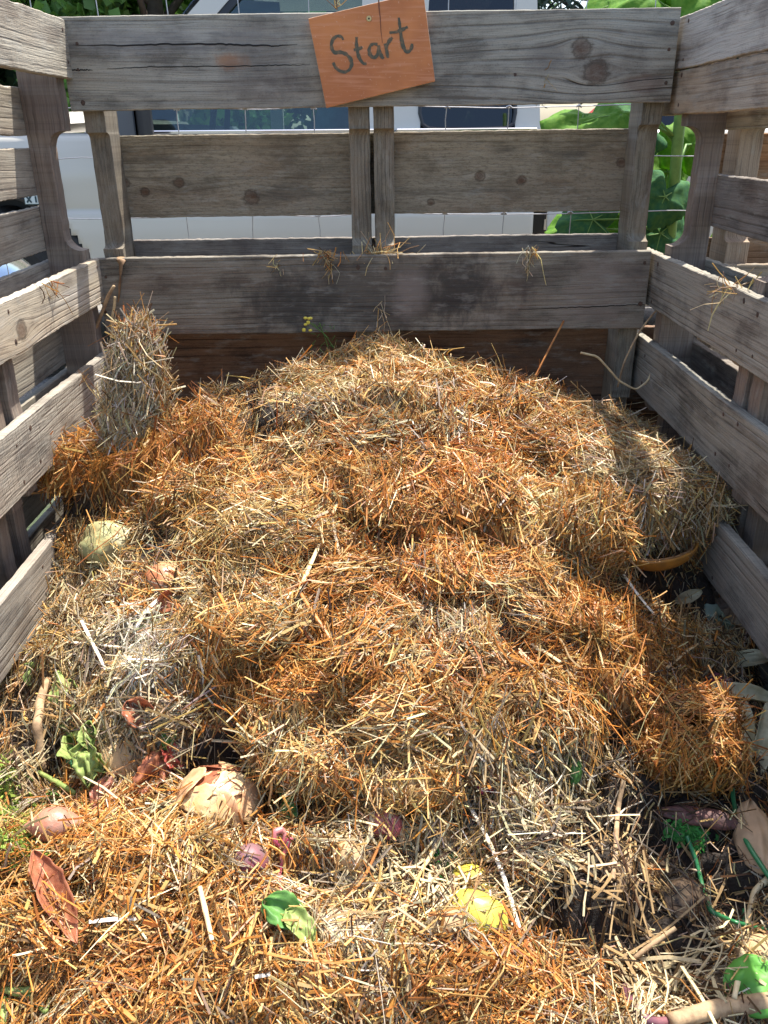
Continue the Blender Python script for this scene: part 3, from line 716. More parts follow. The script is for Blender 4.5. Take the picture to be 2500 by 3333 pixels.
def straw_mat():
    s = NT('straw'); a = s.n('ShaderNodeAttribute', attribute_name='col'); O, x, y, z = s.obj()
    n = s.noise(O, 350, 2, .6); c = s.mix(s.ma('MULTIPLY', s.mr(n, .45, .75), .35), a.outputs[0], s.mix(1.0, a.outputs[0], (.45, .36, .28), 'MULTIPLY'))
    b = s.bsdf(c, .42, Specular_IOR_Level=.45); t = s.n('ShaderNodeBsdfTranslucent'); s.lk(c, t.inputs[0])
    mx = s.n('ShaderNodeMixShader'); mx.inputs[0].default_value = .36; s.t.links.new(b, mx.inputs[1]); s.t.links.new(t.outputs[0], mx.inputs[2])
    return s.fin(mx.outputs[0])
SM = straw_mat()

def surf_straws(P, N, W_, dens_seed=0, long_frac=.34, coh=None, downbias=True, Lm=.014, lift=.0030):
    """returns merged parts for given surface samples"""
    n = len(P)
    ang = (coh if coh is not None else 3.5*fbm(P[:, 0]*9, P[:, 1]*9, P[:, 2]*9, 81+dens_seed, 2)*math.pi)+RNG.normal(0, .60, n)
    A = norm(np.cross(N, np.array([0, 1.0, 0.02]))); B = np.cross(N, A)
    D = A*np.cos(ang)[:, None]+B*np.sin(ang)[:, None]
    if downbias:
        dn = np.array([0, 0, -1.0])-N*(-N[:, 2:3]); sl_ = np.clip((.80-N[:, 2])/.4, 0, 1)[:, None]
        D = norm(D*(1-.65*sl_)+norm(dn)*sl_*.65*np.sign(RNG.normal(.3, 1, (n, 1))))
    tilt = RNG.normal(0, .16, n); st = RNG.random(n) < .07; tilt = np.where(st, RNG.normal(.1, .5, n), tilt)
    D = norm(D+N*tilt[:, None])
    L = np.exp(RNG.normal(math.log(Lm), .45, n)).clip(.007, .06)
    wd = np.exp(RNG.normal(math.log(.00108), .42, n)).clip(.0005, .0034)
    lg = RNG.random(n) < long_frac
    L = np.where(lg, np.exp(RNG.normal(math.log(Lm*2.9), .45, n)).clip(.015, .12), L)
    C = straw_cols(P, W_)
    off = np.abs(RNG.normal(0, lift, n))+np.where(lg, .002, 0)+np.abs(tilt)*L*.25
    Pp = P+N*off[:, None]
    parts = []
    i0 = ~lg; parts.append(straws(Pp[i0], N[i0], D[i0], L[i0], wd[i0], C[i0], nst=2))
    i1 = lg; parts.append(straws(Pp[i1], N[i1], D[i1], L[i1], wd[i1]*1.25, C[i1], nst=4, bend=.32))
    return parts
def heap_sub_mat():
    s = NT('straw_litter'); a = s.n('ShaderNodeAttribute', attribute_name='col'); O, x, y, z = s.obj()
    n = s.noise(O, 160, 4, .7); n2 = s.noise(O, 28, 3)
    c = s.mix(s.mr(n, .35, .7), s.mix(1.0, a.outputs[0], (.5, .42, .34), 'MULTIPLY'), a.outputs[0]); c = s.mix(s.ma('MULTIPLY', s.mr(n2, .55, .75), .3), c, (.05, .03, .018))
    return s.fin(s.bsdf(c, .8, n, .006, 1.0))
HSM = heap_sub_mat()
# substrate
nx, ny = len(HX), len(HY)
V = np.stack([GX, GY, GZ-.002], -1).reshape(-1, 3)
idx = np.arange(nx*ny).reshape(ny, nx); Fq = np.stack([idx[:-1, :-1], idx[:-1, 1:], idx[1:, 1:], idx[1:, :-1]], -1).reshape(-1, 4)
W0 = zonew(V); c0 = (W0 @ TC) @ PC
dk0 = np.clip(W0[:, TN.index('D')]*1.7-.25, 0, 1)[:, None]; hs = [(V.astype(np.float32), Fq, c0*1.0*(1-dk0)+np.array([[.034, .024, .016]])*dk0)]  # substrate darkened by D weight: compost plus painted hollow and crease shade
HEAP = mesh_np('compost_heap', hs[0][0], hs[0][1], HSM, None, True, cols=hs[0][2])
tag(HEAP, 'brown matted compost heap under the loose straw inside the pallet bin', 'compost', kind='stuff')
# loose straw samples
NS = int(225000*Q)
sx = RNG.uniform(HX[2], HX[-3], NS*2); sy = RNG.uniform(HY[2], HY[-3], NS*2)
nn = hnorm(sx, sy, .008); keep = RNG.random(len(sx)) < np.clip(.42/np.clip(nn[:, 2], .2, 1), 0, 1)
pz = hz(sx, sy); P = np.stack([sx, sy, pz], -1)
# drop what lies inside the wall planks or outside the frame's reach
px_, py_, dd = proj(P)
keep &= (py_ < 3333+160) & (px_ > -150) & (px_ < 2650)
keep &= ~((np.abs(sx+.012) > .585) & (pz > .19)); 
Wz = zonew(P); dk = Wz[:, TN.index('D')]
keep &= RNG.random(len(sx)) > np.clip(dk*1.05, 0, .88)
P = P[keep]; N = nn[keep]; Wz = Wz[keep]
parts = surf_straws(P, N, Wz)
V, Fq, Cc = merge(parts)
LS = mesh_np('loose_straw', V, Fq, SM, None, False, cols=Cc)
tag(LS, 'loose golden and rust coloured straw scattered over the whole heap', 'straw', kind='stuff')

# ---- free-standing clumps of matted straw (closed lumpy bodies covered in stalks)
def clump(name, label, ctr, R3, axes, types, n, Lm=.022, coh=None, seed=0, sq=.55, taper=0.0, group=None, long_frac=.2, bendv=(0, 0, 0), lift=.004, rootcols=None):
    """superellipsoid body with local axes (3x3 rows) and radii R3"""
    nu, nv = 64, 40
    u = np.linspace(0, 2*math.pi, nu, endpoint=False); v = np.linspace(-math.pi/2+.02, math.pi/2-.02, nv)
    U, Vv = np.meshgrid(u, v)
    sp_ = lambda a: np.sign(a)*np.abs(a)**sq
    X = sp_(np.cos(Vv))*sp_(np.cos(U)); Y = sp_(np.cos(Vv))*sp_(np.sin(U)); Zz = sp_(np.sin(Vv))
    k = 1-taper*(Zz*.5+.5)
    nz = 1+.24*fbm(X*2.2, Y*2.2, Zz*2.2+seed, seed, 3)+.05*fbm(X*7, Y*7, Zz*7, seed+1, 2)
    loc = np.stack([X*R3[0]*k*nz, Y*R3[1]*k*nz, Zz*R3[2]*nz], -1)
    bz = ((Zz+1)/2)[..., None]**2
    W3 = loc @ np.array(axes)+np.array(ctr)+bz*np.array(bendv)
    V = W3.reshape(-1, 3); idx = np.arange(nu*nv).reshape(nv, nu); idn = np.roll(idx, -1, 1)
    Fq = np.stack([idx[:-1], idn[:-1], idn[1:], idx[1:]], -1).reshape(-1, 4)
    fn = np.cross(V[Fq[:, 1]]-V[Fq[:, 0]], V[Fq[:, 3]]-V[Fq[:, 0]]); ar = np.linalg.norm(fn, axis=1); fn = fn/ar[:, None]
    cen = V.mean(0); s_ = np.sign(np.sum(fn*(V[Fq[:, 0]]-cen), 1)); fn *= s_[:, None]
    if s_.mean() < 0: Fq = Fq[:, ::-1].copy()
    pick = RNG.choice(len(Fq), n, p=ar/ar.sum()); a = RNG.random((n, 1)); b_ = RNG.random((n, 1))
    Q0 = V[Fq[pick]]; P = (Q0[:, 0]*(1-a)+Q0[:, 1]*a)*(1-b_)+(Q0[:, 3]*(1-a)+Q0[:, 2]*a)*b_; N = fn[pick]
    W_ = np.zeros((n, len(TN)))
    for t, wt in types.items(): W_[:, TN.index(t)] = wt
    if rootcols: W_ = rootcols(P, W_)
    W_ /= W_.sum(1, keepdims=True)
    parts = surf_straws(P, N, W_, seed, long_frac, coh(P, N) if coh else None, coh is None, Lm, lift)
    body = (V.astype(np.float32), Fq, np.repeat((((W_.mean(0) @ TC) @ PC)*.9)[None], len(V), 0))
    Vm, Fm, Cm = merge([body]+parts)
    o = mesh_np(name, Vm, Fm, SM, None, False, cols=Cm); tag(o, label, 'straw clump', group); return o
ex, ey, ez = np.eye(3)
def upd(ax):   # coherent direction helper: angle so that D ~ along vector ax
    def f(P, N):
        A = norm(np.cross(N, np.array([0, 1.0, 0.02]))); B = np.cross(N, A)
        return np.arctan2(B @ ax, A @ ax)*1.0
    return f
# standing flake near left back corner
pb_ = hit(430, 1420); pt_ = at_y(455, 1065, pb_[1]+.04)
axz = norm(pt_-pb_); axy = norm(np.cross(axz, ex)); axx = np.cross(axy, axz)
hgt = np.linalg.norm(pt_-pb_)
clump('straw_clump', 'tall pale flake of straw standing upright in the back left corner', (pb_+pt_)/2-axz*.02, (.050, .036, hgt/2+.015), (axx, axy, axz), dict(P=1.0, W=.5), int(7000*Q), Lm=.018, coh=upd(axz), seed=3, sq=.75, taper=.42, bendv=(.0, 0, 0), lift=.006, long_frac=.45,
      rootcols=lambda P, W_: (W_.__setitem__((slice(None), TN.index('O')), 1.0*np.clip((P[:, 2]-(pb_[2]+hgt*.80))/.04, 0, 1)+.5*(np.abs(P[:, 0]-pb_[0]) > .045)), W_)[1])
# drooping golden clump
pc_ = hit(1900, 1760)
clump('straw_clump', 'golden clump of straw drooping downward right of centre', pc_+np.array([.0, .0, .012]), (.058, .045, .068), (ex, norm(np.array([0, 1, .5])), norm(np.array([0, -.5, 1]))), dict(G=1.0, O=.7), int(6000*Q), Lm=.020, coh=upd(norm(np.array([-.35, -.4, -1]))), seed=5, sq=.75, long_frac=.35)
# brick-like rusty clump lower right
pc_ = hit(2225, 2440)
clump('straw_clump', 'block shaped rust orange clump of straw at the lower right beside the corn husk', pc_+np.array([0, .0, .006]), (.062, .050, .062), (ex, norm(np.array([0, 1, .35])), norm(np.array([0, -.35, 1]))), dict(O=1.0), int(8000*Q), Lm=.016, seed=7, sq=.36)
# back right pale mound
pc_ = hit(2130, 1560)
clump('straw_clump', 'pale tangled mound of straw against the right wall above the squash slice', pc_+np.array([-.01, .01, -.043]), (.125, .095, .062), (ex, ey, ez), dict(P=1.0, G=.5), int(6500*Q), Lm=.024, seed=9, sq=.9, long_frac=.5, lift=.010)
# left rust ledge
pc_ = hit(330, 1500)
clump('straw_clump', 'rust red mat of straw jutting out below the upright flake', pc_+np.array([-.0, .02, -.01]), (.125, .06, .036), (norm(np.array([1, 0, .05])), ey, norm(np.array([-.05, 0, 1]))), dict(O=1.0, G=.1), int(6500*Q), Lm=.024, seed=11, sq=.6)
pc_ = hit(600, 1640)
clump('straw_clump', 'golden brown tuft of straw curling over the pale green squash', pc_+np.array([-.0, .01, -.005]), (.06, .05, .05), (ex, norm(np.array([0, 1, .4])), norm(np.array([0, -.4, 1]))), dict(O=.5, G=.8), int(3000*Q), Lm=.024, seed=13, sq=.7, coh=upd(norm(np.array([.5, -.4, 1]))))
# centre overhanging mat edge
pc_ = hit(1080, 2430)
clump('straw_clump', 'large golden flake of straw overhanging the onion skins at centre', pc_+np.array([.02, .03, -.012]), (.14, .085, .040), (norm(np.array([1, -.25, -.1])), norm(np.array([.25, 1, .35])), norm(np.array([0, -.35, 1]))), dict(G=1.0, O=.35), int(7000*Q), Lm=.022, seed=15, sq=.65)

# ---- loose mats and bundles of parallel stalks lying on the heap (uncountable: one stuff object)
def mat_body(ctr, R3, axes, seed, sq=.7):
    nu, nv = 36, 16
    u = np.linspace(0, 2*math.pi, nu, endpoint=False); v = np.linspace(-math.pi/2+.05, math.pi/2-.05, nv); U, Vv = np.meshgrid(u, v)
    sp_ = lambda a: np.sign(a)*np.abs(a)**sq
    X = sp_(np.cos(Vv))*sp_(np.cos(U)); Y = sp_(np.cos(Vv))*sp_(np.sin(U)); Z_ = sp_(np.sin(Vv)); nz = 1+.35*fbm(X*1.8, Y*1.8, Z_+seed, seed, 3)
    W3 = np.stack([X*R3[0]*nz, Y*R3[1]*nz, Z_*R3[2]*nz], -1) @ np.array(axes)+np.array(ctr)
    V = W3.reshape(-1, 3); idx = np.arange(nu*nv).reshape(nv, nu); idn = np.roll(idx, -1, 1)
    Fq = np.stack([idx[:-1], idn[:-1], idn[1:], idx[1:]], -1).reshape(-1, 4)
    fn = np.cross(V[Fq[:, 1]]-V[Fq[:, 0]], V[Fq[:, 3]]-V[Fq[:, 0]]); ar = np.linalg.norm(fn, axis=1)+1e-12; fn = fn/ar[:, None]
    fn *= np.sign(np.sum(fn*(V[Fq[:, 0]]-V.mean(0)), 1))[:, None]
    return V, Fq, fn, ar
MP = [(1180, 1420, 'P', .12), (980, 1500, 'G', .09), (1450, 1400, 'P', .10), (760, 1500, 'O', .08), (930, 1720, 'G', .11), (1250, 1640, 'O', .10), (1550, 1620, 'O', .11), (1720, 1450, 'O', .08), (1130, 1900, 'O', .09), (1420, 1880, 'O', .10),
      (780, 1900, 'G', .09), (860, 2060, 'G', .08), (1180, 2120, 'O', .10), (1480, 2080, 'P', .09), (1700, 1980, 'G', .08), (1300, 2330, 'G', .10), (1560, 2400, 'G', .10), (1800, 2350, 'O', .08), (620, 1950, 'G', .07), (560, 2130, 'P', .07), (250, 2000, 'P', .06),
      (240, 2300, 'P', .05), (560, 2330, 'P', .06), (300, 2780, 'O', .07), (560, 2820, 'G', .08), (130, 3030, 'O', .07), (450, 3080, 'O', .08), (800, 3080, 'G', .07), (1680, 3180, 'O', .08), (1750, 2750, 'P', .07), (1500, 3200, 'O', .06), (2000, 2020, 'O', .07), (700, 1260, 'P', .07), (1000, 1240, 'G', .08), (1650, 1330, 'O', .07), (1880, 2020, 'O', .06), (1000, 3220, 'G', .07)]
mp = []
for i, (a, b_, ty, S) in enumerate(MP):
    p = hit(a, b_); n_ = hnorm(p[0], p[1], .05); n_ = norm(n_+np.array([RNG.normal()*.25, -.15+RNG.normal()*.15, .25])); S *= .82
    d_ = norm(np.array([math.cos(i*1.7), math.sin(i*1.7)*.7, 0])); d_ = norm(d_-n_*(d_ @ n_)); e_ = np.cross(n_, d_)
    V, Fq, fn, ar = mat_body(p+n_*.006, (S*.62, S*.40, .011+.05*S), (d_, e_, n_), 200+i)
    m_ = int(1250*(S/.08)**2); pick = RNG.choice(len(Fq), m_, p=ar/ar.sum()); a_ = RNG.random((m_, 1)); b2_ = RNG.random((m_, 1)); Q0 = V[Fq[pick]]
    P = (Q0[:, 0]*(1-a_)+Q0[:, 1]*a_)*(1-b2_)+(Q0[:, 3]*(1-a_)+Q0[:, 2]*a_)*b2_
    W_ = zonew(P)*1.0; W_[:, TN.index(ty)] += .45; W_ /= W_.sum(1, keepdims=True)
    mp.append((V.astype(np.float32), Fq, np.repeat((((W_.mean(0) @ TC) @ PC)*.8)[None], len(V), 0)))
    mp += surf_straws(P, fn[pick], W_, i, .35, upd(norm(d_*math.cos(i*2.3)+e_*math.sin(i*2.3)))(P, fn[pick])*1.0, False, .017, .003)
for i in range(560):   # bundles
    x0, y0 = RNG.uniform(-.58, .56), RNG.uniform(-1.4, -.08); k = RNG.integers(6, 24)
    c = np.array([x0, y0, hz(x0, y0)]); n_ = hnorm(x0, y0, .03); th = RNG.uniform(0, math.pi*2); d_ = np.array([math.cos(th), math.sin(th), 0]); d_ = norm(d_-n_*(d_ @ n_)); e_ = np.cross(n_, d_)
    zw_ = zonew(c[None]); 
    if zw_[0, TN.index('D')] > .35 and RNG.random() < .75: continue
    if abs(x0) > .52: d_ = norm(np.array([d_[0]*.2, d_[1], d_[2]]))
    w_ = RNG.normal(0, .006, (k, 1)); P = c+e_*w_+d_*RNG.normal(0, .012, (k, 1))+n_*np.abs(RNG.normal(.007, .004, (k, 1)))
    D = norm(d_+RNG.normal(0, .17, (k, 3))); N = np.tile(n_, (k, 1)); L = np.exp(RNG.normal(math.log(.055), .35, k)).clip(.02, .13); W0_ = zonew(P[:1])
    tci = RNG.choice(len(CN), p=(W0_[0] @ TC)/(W0_[0] @ TC).sum()); C = np.clip(PC[tci]*RNG.normal(1, .15, (k, 1)), .02, .9)
    mp.append(straws(P, N, D, L, RNG.uniform(.0006, .0018, k), C, nst=5, bend=.35))
for (a, b_, rx, ry, k, cl) in [(1750, 2700, 200, 160, 60, 'pale'), (2100, 2900, 260, 220, 60, 'tan'), (1450, 2850, 260, 150, 60, 'pale'), (2200, 3180, 250, 110, 60, 'pale'), (1900, 3200, 220, 90, 40, 'tan'), (1750, 2700, 200, 160, 30, 'grey'), (300, 2150, 180, 160, 40, 'pale'), (250, 2400, 150, 120, 30, 'tan'), (1250, 2950, 260, 150, 40, 'gold'), (700, 3000, 400, 200, 40, 'gold'),
        (2050, 1500, 170, 150, 50, 'pale'), (1500, 2350, 250, 120, 40, 'tan'), (1200, 1500, 450, 300, 50, 'gold'), (1100, 1900, 450, 350, 50, 'orange'), (2300, 2050, 120, 90, 30, 'tan')]:
    P = np.array([hit(np.clip(a+RNG.normal()*rx*.6, 5, 2490), b_+RNG.normal()*ry*.6, .004) for _ in range(k)]); P[:, 0] = P[:, 0].clip(-.55, .53); N = hnorm(P[:, 0], P[:, 1], .03)
    D = RNG.normal(0, 1, (k, 3)); D = norm(D-N*np.sum(D*N, 1, keepdims=True)+N*RNG.normal(0, .12, (k, 1))); L = np.exp(RNG.normal(math.log(.055), .4, k)).clip(.02, .13)
    D[np.abs(P[:, 0]) > .5] = norm(D[np.abs(P[:, 0]) > .5]*np.array([.2, 1, 1]))
    C = np.clip(np.array(PAL[cl])*RNG.normal(1.05, .13, (k, 1)), .02, .9); mp.append(straws(P+N*RNG.uniform(.003, .012, (k, 1)), N, D, L, np.exp(RNG.normal(math.log(.0024), .3, k)).clip(.0012, .0042), C, nst=6, bend=.22))
V, Fq, Cc = merge(mp)
tag(mesh_np('matted_straw', V, Fq, SM, None, False, cols=Cc), 'matted flakes and parallel bundles of straw lying over the heap', 'straw', kind='stuff')
# ================================================================ KITCHEN SCRAPS
def frame(n, d):
    n = norm(np.array(n, float)); d = np.array(d, float); d = norm(d-n*np.dot(d, n)); return d, np.cross(n, d), n
def pxdir(px, py, qx, qy):
    a = hit(px, py); b_ = hit(qx, qy); return a, b_
def camdir(p): return norm(CAM-np.array(p))
def blob(name, label, cat, c, d, n, R3, mat, nz=.06, tip=0.0, seed=0, group=None, nsc=2.0, parent=None):
    dx, dy, dz = frame(n, d); nu, nv = 40, 26; V = []
    u = np.linspace(0, 2*math.pi, nu, endpoint=False); v = np.linspace(0, math.pi, nv)
    Vv, U = np.meshgrid(v, u, indexing='ij')
    X = np.cos(Vv); Y = np.sin(Vv)*np.cos(U); Zz = np.sin(Vv)*np.sin(U)
    r = 1+nz*fbm(X*nsc, Y*nsc, Zz*nsc+seed, seed, 3)
    pinch = 1-tip*np.clip(np.abs(X)-.45, 0, 1)*1.3
    ext = 1+tip*.55*np.clip(np.abs(X)-.6, 0, 1)
    L = np.stack([X*R3[0]*ext*r, Y*R3[1]*r*pinch, Zz*R3[2]*r*pinch], -1) @ np.array([dx, dy, dz])
    V = L.reshape(-1, 3); idx = np.arange(nu*nv).reshape(nv, nu); idn = np.roll(idx, -1, 1)
    Fq = np.stack([idx[:-1], idx[1:], idn[1:], idn[:-1]], -1).reshape(-1, 4)
    o = mesh_np(name, V, Fq, mat, parent, True, loc=tuple(c))
    if label: tag(o, label, cat, group)
    return o
def sheet(name, label, cat, c, d, n, L, W, mat, curl=.3, bend=.2, wave=.1, outline='leaf', seed=0, thick=.0007, lobes=0, twist=0.0, parent=None, fold=0.0, ragged=.12, nu=36, nv=16):
    dx, dy, dz = frame(n, d); u = np.linspace(0, 1, nu); v = np.linspace(-1, 1, nv); U, Vv = np.meshgrid(u, v, indexing='ij')
    if outline == 'leaf': w_ = np.sin(math.pi*U**.85)**.75
    elif outline == 'husk': w_ = np.clip(np.sin(math.pi*np.clip(U*1.0, 0, 1))**.45, .12, 1)
    elif outline == 'round': w_ = np.sqrt(np.clip(1-(2*U-1)**2, 0, 1))
    elif outline == 'spear': w_ = np.clip((1-U)**.7*np.minimum(U*4+.15, 1), .02, 1)
    else: w_ = np.ones_like(U)*.9
    w_ = w_*(1+ragged*fbm(U*6, np.sign(Vv)*3, seed, seed, 3)+lobes*.25*np.sin(U*math.pi*lobes*3))
    Y = Vv*w_*W/2; X = (U-.5)*L
    ang = (U-.5)*bend*3.0; Zz = -bend*L*((2*U-1)**2)*.5+curl*W*(Vv*w_)**2*.5+wave*W*fbm(U*3, Vv*2, seed, seed+2, 2)+fold*W*np.abs(Vv*w_)*.5
    tw = twist*(U-.5)*math.pi; Y2 = Y*np.cos(tw)-Zz*np.sin(tw)*0; Z2 = Zz+Y*np.sin(tw)
    P = np.stack([X, Y2, Z2], -1) @ np.array([dx, dy, dz])
    idx = np.arange(nu*nv).reshape(nu, nv); Fq = np.stack([idx[:-1, :-1], idx[1:, :-1], idx[1:, 1:], idx[:-1, 1:]], -1).reshape(-1, 4)
    o = mesh_np(name, P.reshape(-1, 3), Fq, mat, parent, True, loc=tuple(c))
    md = o.modifiers.new('thickness', 'SOLIDIFY'); md.thickness = thick
    if label: tag(o, label, cat)
    return o
def stalk(name, label, cat, pts, rad, mat, n=7, flat=1.0, lift=.006, parent=None, group=None, z=None, wob=.0, smooth=True):
    """pts: list of (px,py[,lift]) laid on the heap"""
    P = []
    for q in pts:
        p = hit(q[0], q[1], q[2] if len(q) > 2 else lift); P.append(p)
    return stalk3(name, label, cat, P, rad, mat, n, flat, parent, group, wob, smooth)
def stalk3(name, label, cat, P, rad, mat, n=7, flat=1.0, parent=None, group=None, wob=0.0, smooth=True):
    P = np.array(P); m = max(6, 6*(len(P)-1)); t = np.linspace(0, len(P)-1, m)
    Q_ = np.stack([np.interp(t, range(len(P)), P[:, k]) for k in range(3)], 1)
    for _ in range(2): Q_[1:-1] = (Q_[:-2]+2*Q_[1:-1]+Q_[2:])/4
    if wob: Q_ += wob*np.stack([vnoise(t*2.1, k*3.3, len(P)) for k in range(3)], 1)
    o0 = Q_.mean(0); rr = np.interp(t, np.linspace(0, len(P)-1, len(rad)), rad) if hasattr(rad, '__len__') else np.full(m, rad)
    rr = rr*(1+.12*vnoise(t*3.1, 1.5, 3))
    mb = MB(); mb.tube(list(Q_-o0), list(rr), n, flat=flat); o = mb.build(name, mat, parent, smooth, loc=tuple(o0))
    if label: tag(o, label, cat, group)
    return o
def cn(p, k=.5):  # normal between up-surface and camera
    q = hnorm(np.array([p[0]]), np.array([p[1]]), .03)[0]; return norm(q*(1-k)+camdir(p)*k)
mat_onion = simple('brown_onion_skin', (.42, .15, .07), .35, col2=(.62, .30, .15), nscale=30, bump=.002)
mat_shallot = simple('shallot_skin', (.42, .16, .10), .45, col2=(.30, .17, .12), nscale=60, bump=.002)
mat_skin = leafy('onion_skin', (.50, .21, .11), (.34, .11, .06), 80, .35, rough=.3)
mat_skin2 = leafy('pale_onion_skin', (.80, .62, .36), (.66, .36, .18), 50, .35, rough=.3)
mat_cream = leafy('cream_onion_layer', (.82, .68, .38), (.76, .46, .20), 45, .3, rough=.3)
mat_green = leafy('green_leaf', (.10, .25, .06), (.17, .36, .09), 50, .35)
mat_lgreen = leafy('light_green_leaf', (.42, .50, .17), (.27, .36, .10), 60, .35)
mat_dgreen = simple('dark_green_stem', (.03, .17, .06), .35, noise=.3, nscale=60)
mat_husk = leafy('dry_corn_husk', (.64, .60, .42), (.46, .41, .26), 40, .3, rough=.6)
mat_squash = simple('pale_green_squash', (.36, .36, .17), .5, col2=(.24, .20, .09), nscale=35, bump=.002)
mat_pump = simple('orange_squash_rind', (.55, .24, .04), .4, col2=(.38, .17, .04), nscale=30, bump=.002)
mat_pulp = simple('squash_flesh', (.32, .17, .07), .7, noise=.6, nscale=60, bump=.004)
mat_beet = simple('purple_skin', (.16, .10, .10), .55, col2=(.22, .05, .07), nscale=18, bump=.0012)
mat_yel = simple('yellow_pepper', (.62, .46, .06), .35, col2=(.46, .45, .08), nscale=18)
mat_pink = simple('pink_root', (.55, .22, .18), .4, col2=(.48, .08, .14), nscale=40)
mat_bread = simple('crusty_lump', (.46, .30, .16), .85, col2=(.06, .045, .035), nscale=70, bump=.006)
mat_potato = simple('potato_skin', (.46, .30, .15), .7, noise=.4, nscale=50, bump=.002)
mat_bark = simple('reddish_bark', (.13, .05, .04), .7, col2=(.07, .035, .03), nscale=60, bump=.003)
mat_stick = simple('dry_stick', (.42, .29, .16), .8, col2=(.24, .15, .08), nscale=50, bump=.002)
mat_reed = simple('pale_dry_stalk', (.66, .52, .30), .5, col2=(.52, .38, .20), nscale=60, bump=.0006)
mat_oreed = simple('orange_dry_stalk', (.50, .20, .045), .5, col2=(.36, .13, .03), nscale=60, bump=.0006)
mat_wreed = simple('white_dry_stalk', (.80, .74, .62), .5, col2=(.66, .56, .40), nscale=60, bump=.0006)
mat_plum = simple('purple_root_skin', (.12, .045, .065), .5, col2=(.20, .08, .09), nscale=40)
COVER = []
def B(label, cat, name, px, py, qx, qy, R3, mat, lift=0.0, **k):
    """blob between two pixels (long axis)"""
    cov = k.pop('cov', 16); a, b_ = hit(px, py, lift+.004), hit(qx, qy, lift+.004); c = (a+b_)/2; n_ = cn(c, .5); COVER.append((c, norm(b_-a), n_, R3, cov)); return blob(name, label, cat, c, b_-a, n_, R3, mat, **k)
def Sh(label, cat, name, px, py, qx, qy, L, W, mat, lift=.013, k=.55, **kw):
    a, b_ = hit(px, py, lift), hit(qx, qy, lift); c = (a+b_)/2; c[2] += .002; return sheet(name, label, cat, c, b_-a, cn(c, k), L, W, mat, **kw)
# squash and onions left
B('pale green squash piece half buried in straw beside the left wall', 'squash', 'squash_piece', 300, 1770, 430, 1790, (.058, .042, .038), mat_squash, lift=-.010, cov=50, seed=2, nz=.3)
B('brown onion half covered by straw below the pale green squash', 'onion', 'onion', 495, 1880, 575, 1900, (.030, .028, .027), mat_onion, seed=3, tip=.3)
Sh('bright orange red peel beside a thick white stalk on the left', 'vegetable peel', 'vegetable_peel', 515, 1985, 600, 1925, .055, .03, mat_skin, curl=.8, seed=4)
Sh('crumpled red brown onion skin below the white straw patch', 'onion skin', 'onion_skin', 425, 2290, 490, 2350, .045, .038, mat_skin, curl=.6, wave=.5, outline='round', seed=5)
B('brownish onion showing through straw left of the peel', 'onion', 'onion', 400, 1905, 440, 1930, (.02, .018, .016), mat_onion, lift=-.01, seed=6)
# big papery onion
oc = hit(715, 2600, .018); ON = empty('papery_onion', tuple(oc)); tag(ON, 'large split onion with cream papery layers lying open below centre left', 'onion')
nn_ = cn(oc, .6); e1, e2, e3 = frame(nn_, ex)
blob('bulb', None, None, e3*-.010, e1, e3, (.040, .036, .030), mat_cream, nz=.12, seed=8, parent=ON)
def cap(par, dv, R0, a_w, b_w, mat, seed, lift_=1.0, rot=0.0):
    """ragged papery piece of a bulb wall: a patch of an ellipsoid facing dv"""
    dv = norm(np.array(dv, float)); t1 = norm(np.cross(dv, [0.31, .2, .9])); t2 = np.cross(dv, t1)
    t1, t2 = t1*math.cos(rot)+t2*math.sin(rot), t2*math.cos(rot)-t1*math.sin(rot)
    nr, na = 10, 44; V = []
    for i_ in range(nr+1):
        for k_ in range(na):
            a = 2*math.pi*k_/na; rag = 1+.28*float(fbm(math.cos(a)*1.6, math.sin(a)*1.6, seed, seed, 3))+.05*float(vnoise(a*7, seed)); q = i_/nr*rag
            al, be = q*a_w*math.cos(a), q*b_w*math.sin(a)
            v = dv*math.cos(math.hypot(al, be))+(t1*al+t2*be)*(math.sin(math.hypot(al, be))/(math.hypot(al, be)+1e-6))
            fl = 1+.16*max(0, q-.6)**1.2*(1.3+float(vnoise(a*1.5, seed, 3)))+.025*float(fbm(v[0]*5, v[1]*5, v[2]*5+seed, seed, 2))
            V.append(v*R0*lift_*fl)
    Fc = [(i_*na+k_, (i_+1)*na+k_, (i_+1)*na+(k_+1) % na, i_*na+(k_+1) % na) for i_ in range(nr) for k_ in range(na)]
    A = np.array(V); A = np.outer(A @ e1, e1)*1.08+np.outer(A @ e2, e2)+np.outer(A @ e3, e3)*.80-e3*.010
    o = mesh_np('skin_layer', A, Fc, mat, par, True); md = o.modifiers.new('t', 'SOLIDIFY'); md.thickness = .0004
for i, (dv, aw, bw, mt, lf, r_) in enumerate([((0, 0, 1), 1.0, .8, mat_cream, 1.06, .3), ((-.7, .5, .6), .75, .5, mat_skin, 1.10, .9), ((-.9, .2, .5), .6, .45, mat_skin2, 1.22, 1.5), ((.6, .6, .6), .7, .55, mat_skin2, 1.12, .2), ((0, .9, .5), .5, .6, mat_skin, 1.16, .6), ((.2, -.8, .6), .8, .45, mat_skin2, 1.14, 2.0), ((-.3, -.5, .9), .6, .5, mat_cream, 1.15, .0), ((.8, -.2, .5), .55, .5, mat_skin2, 1.2, 1.0), ((.3, .2, 1), .5, .35, mat_skin2, 1.12, .5)]):
    cap(ON, e1*dv[0]+e2*dv[1]+e3*dv[2], .042, aw, bw, mt, 20+i, lf, r_)
Sh('flat red onion skin lying left of the split onion', 'onion skin', 'onion_skin', 470, 2560, 540, 2470, .07, .04, mat_skin, curl=.3, wave=.5, outline='round', seed=31, ragged=.4)
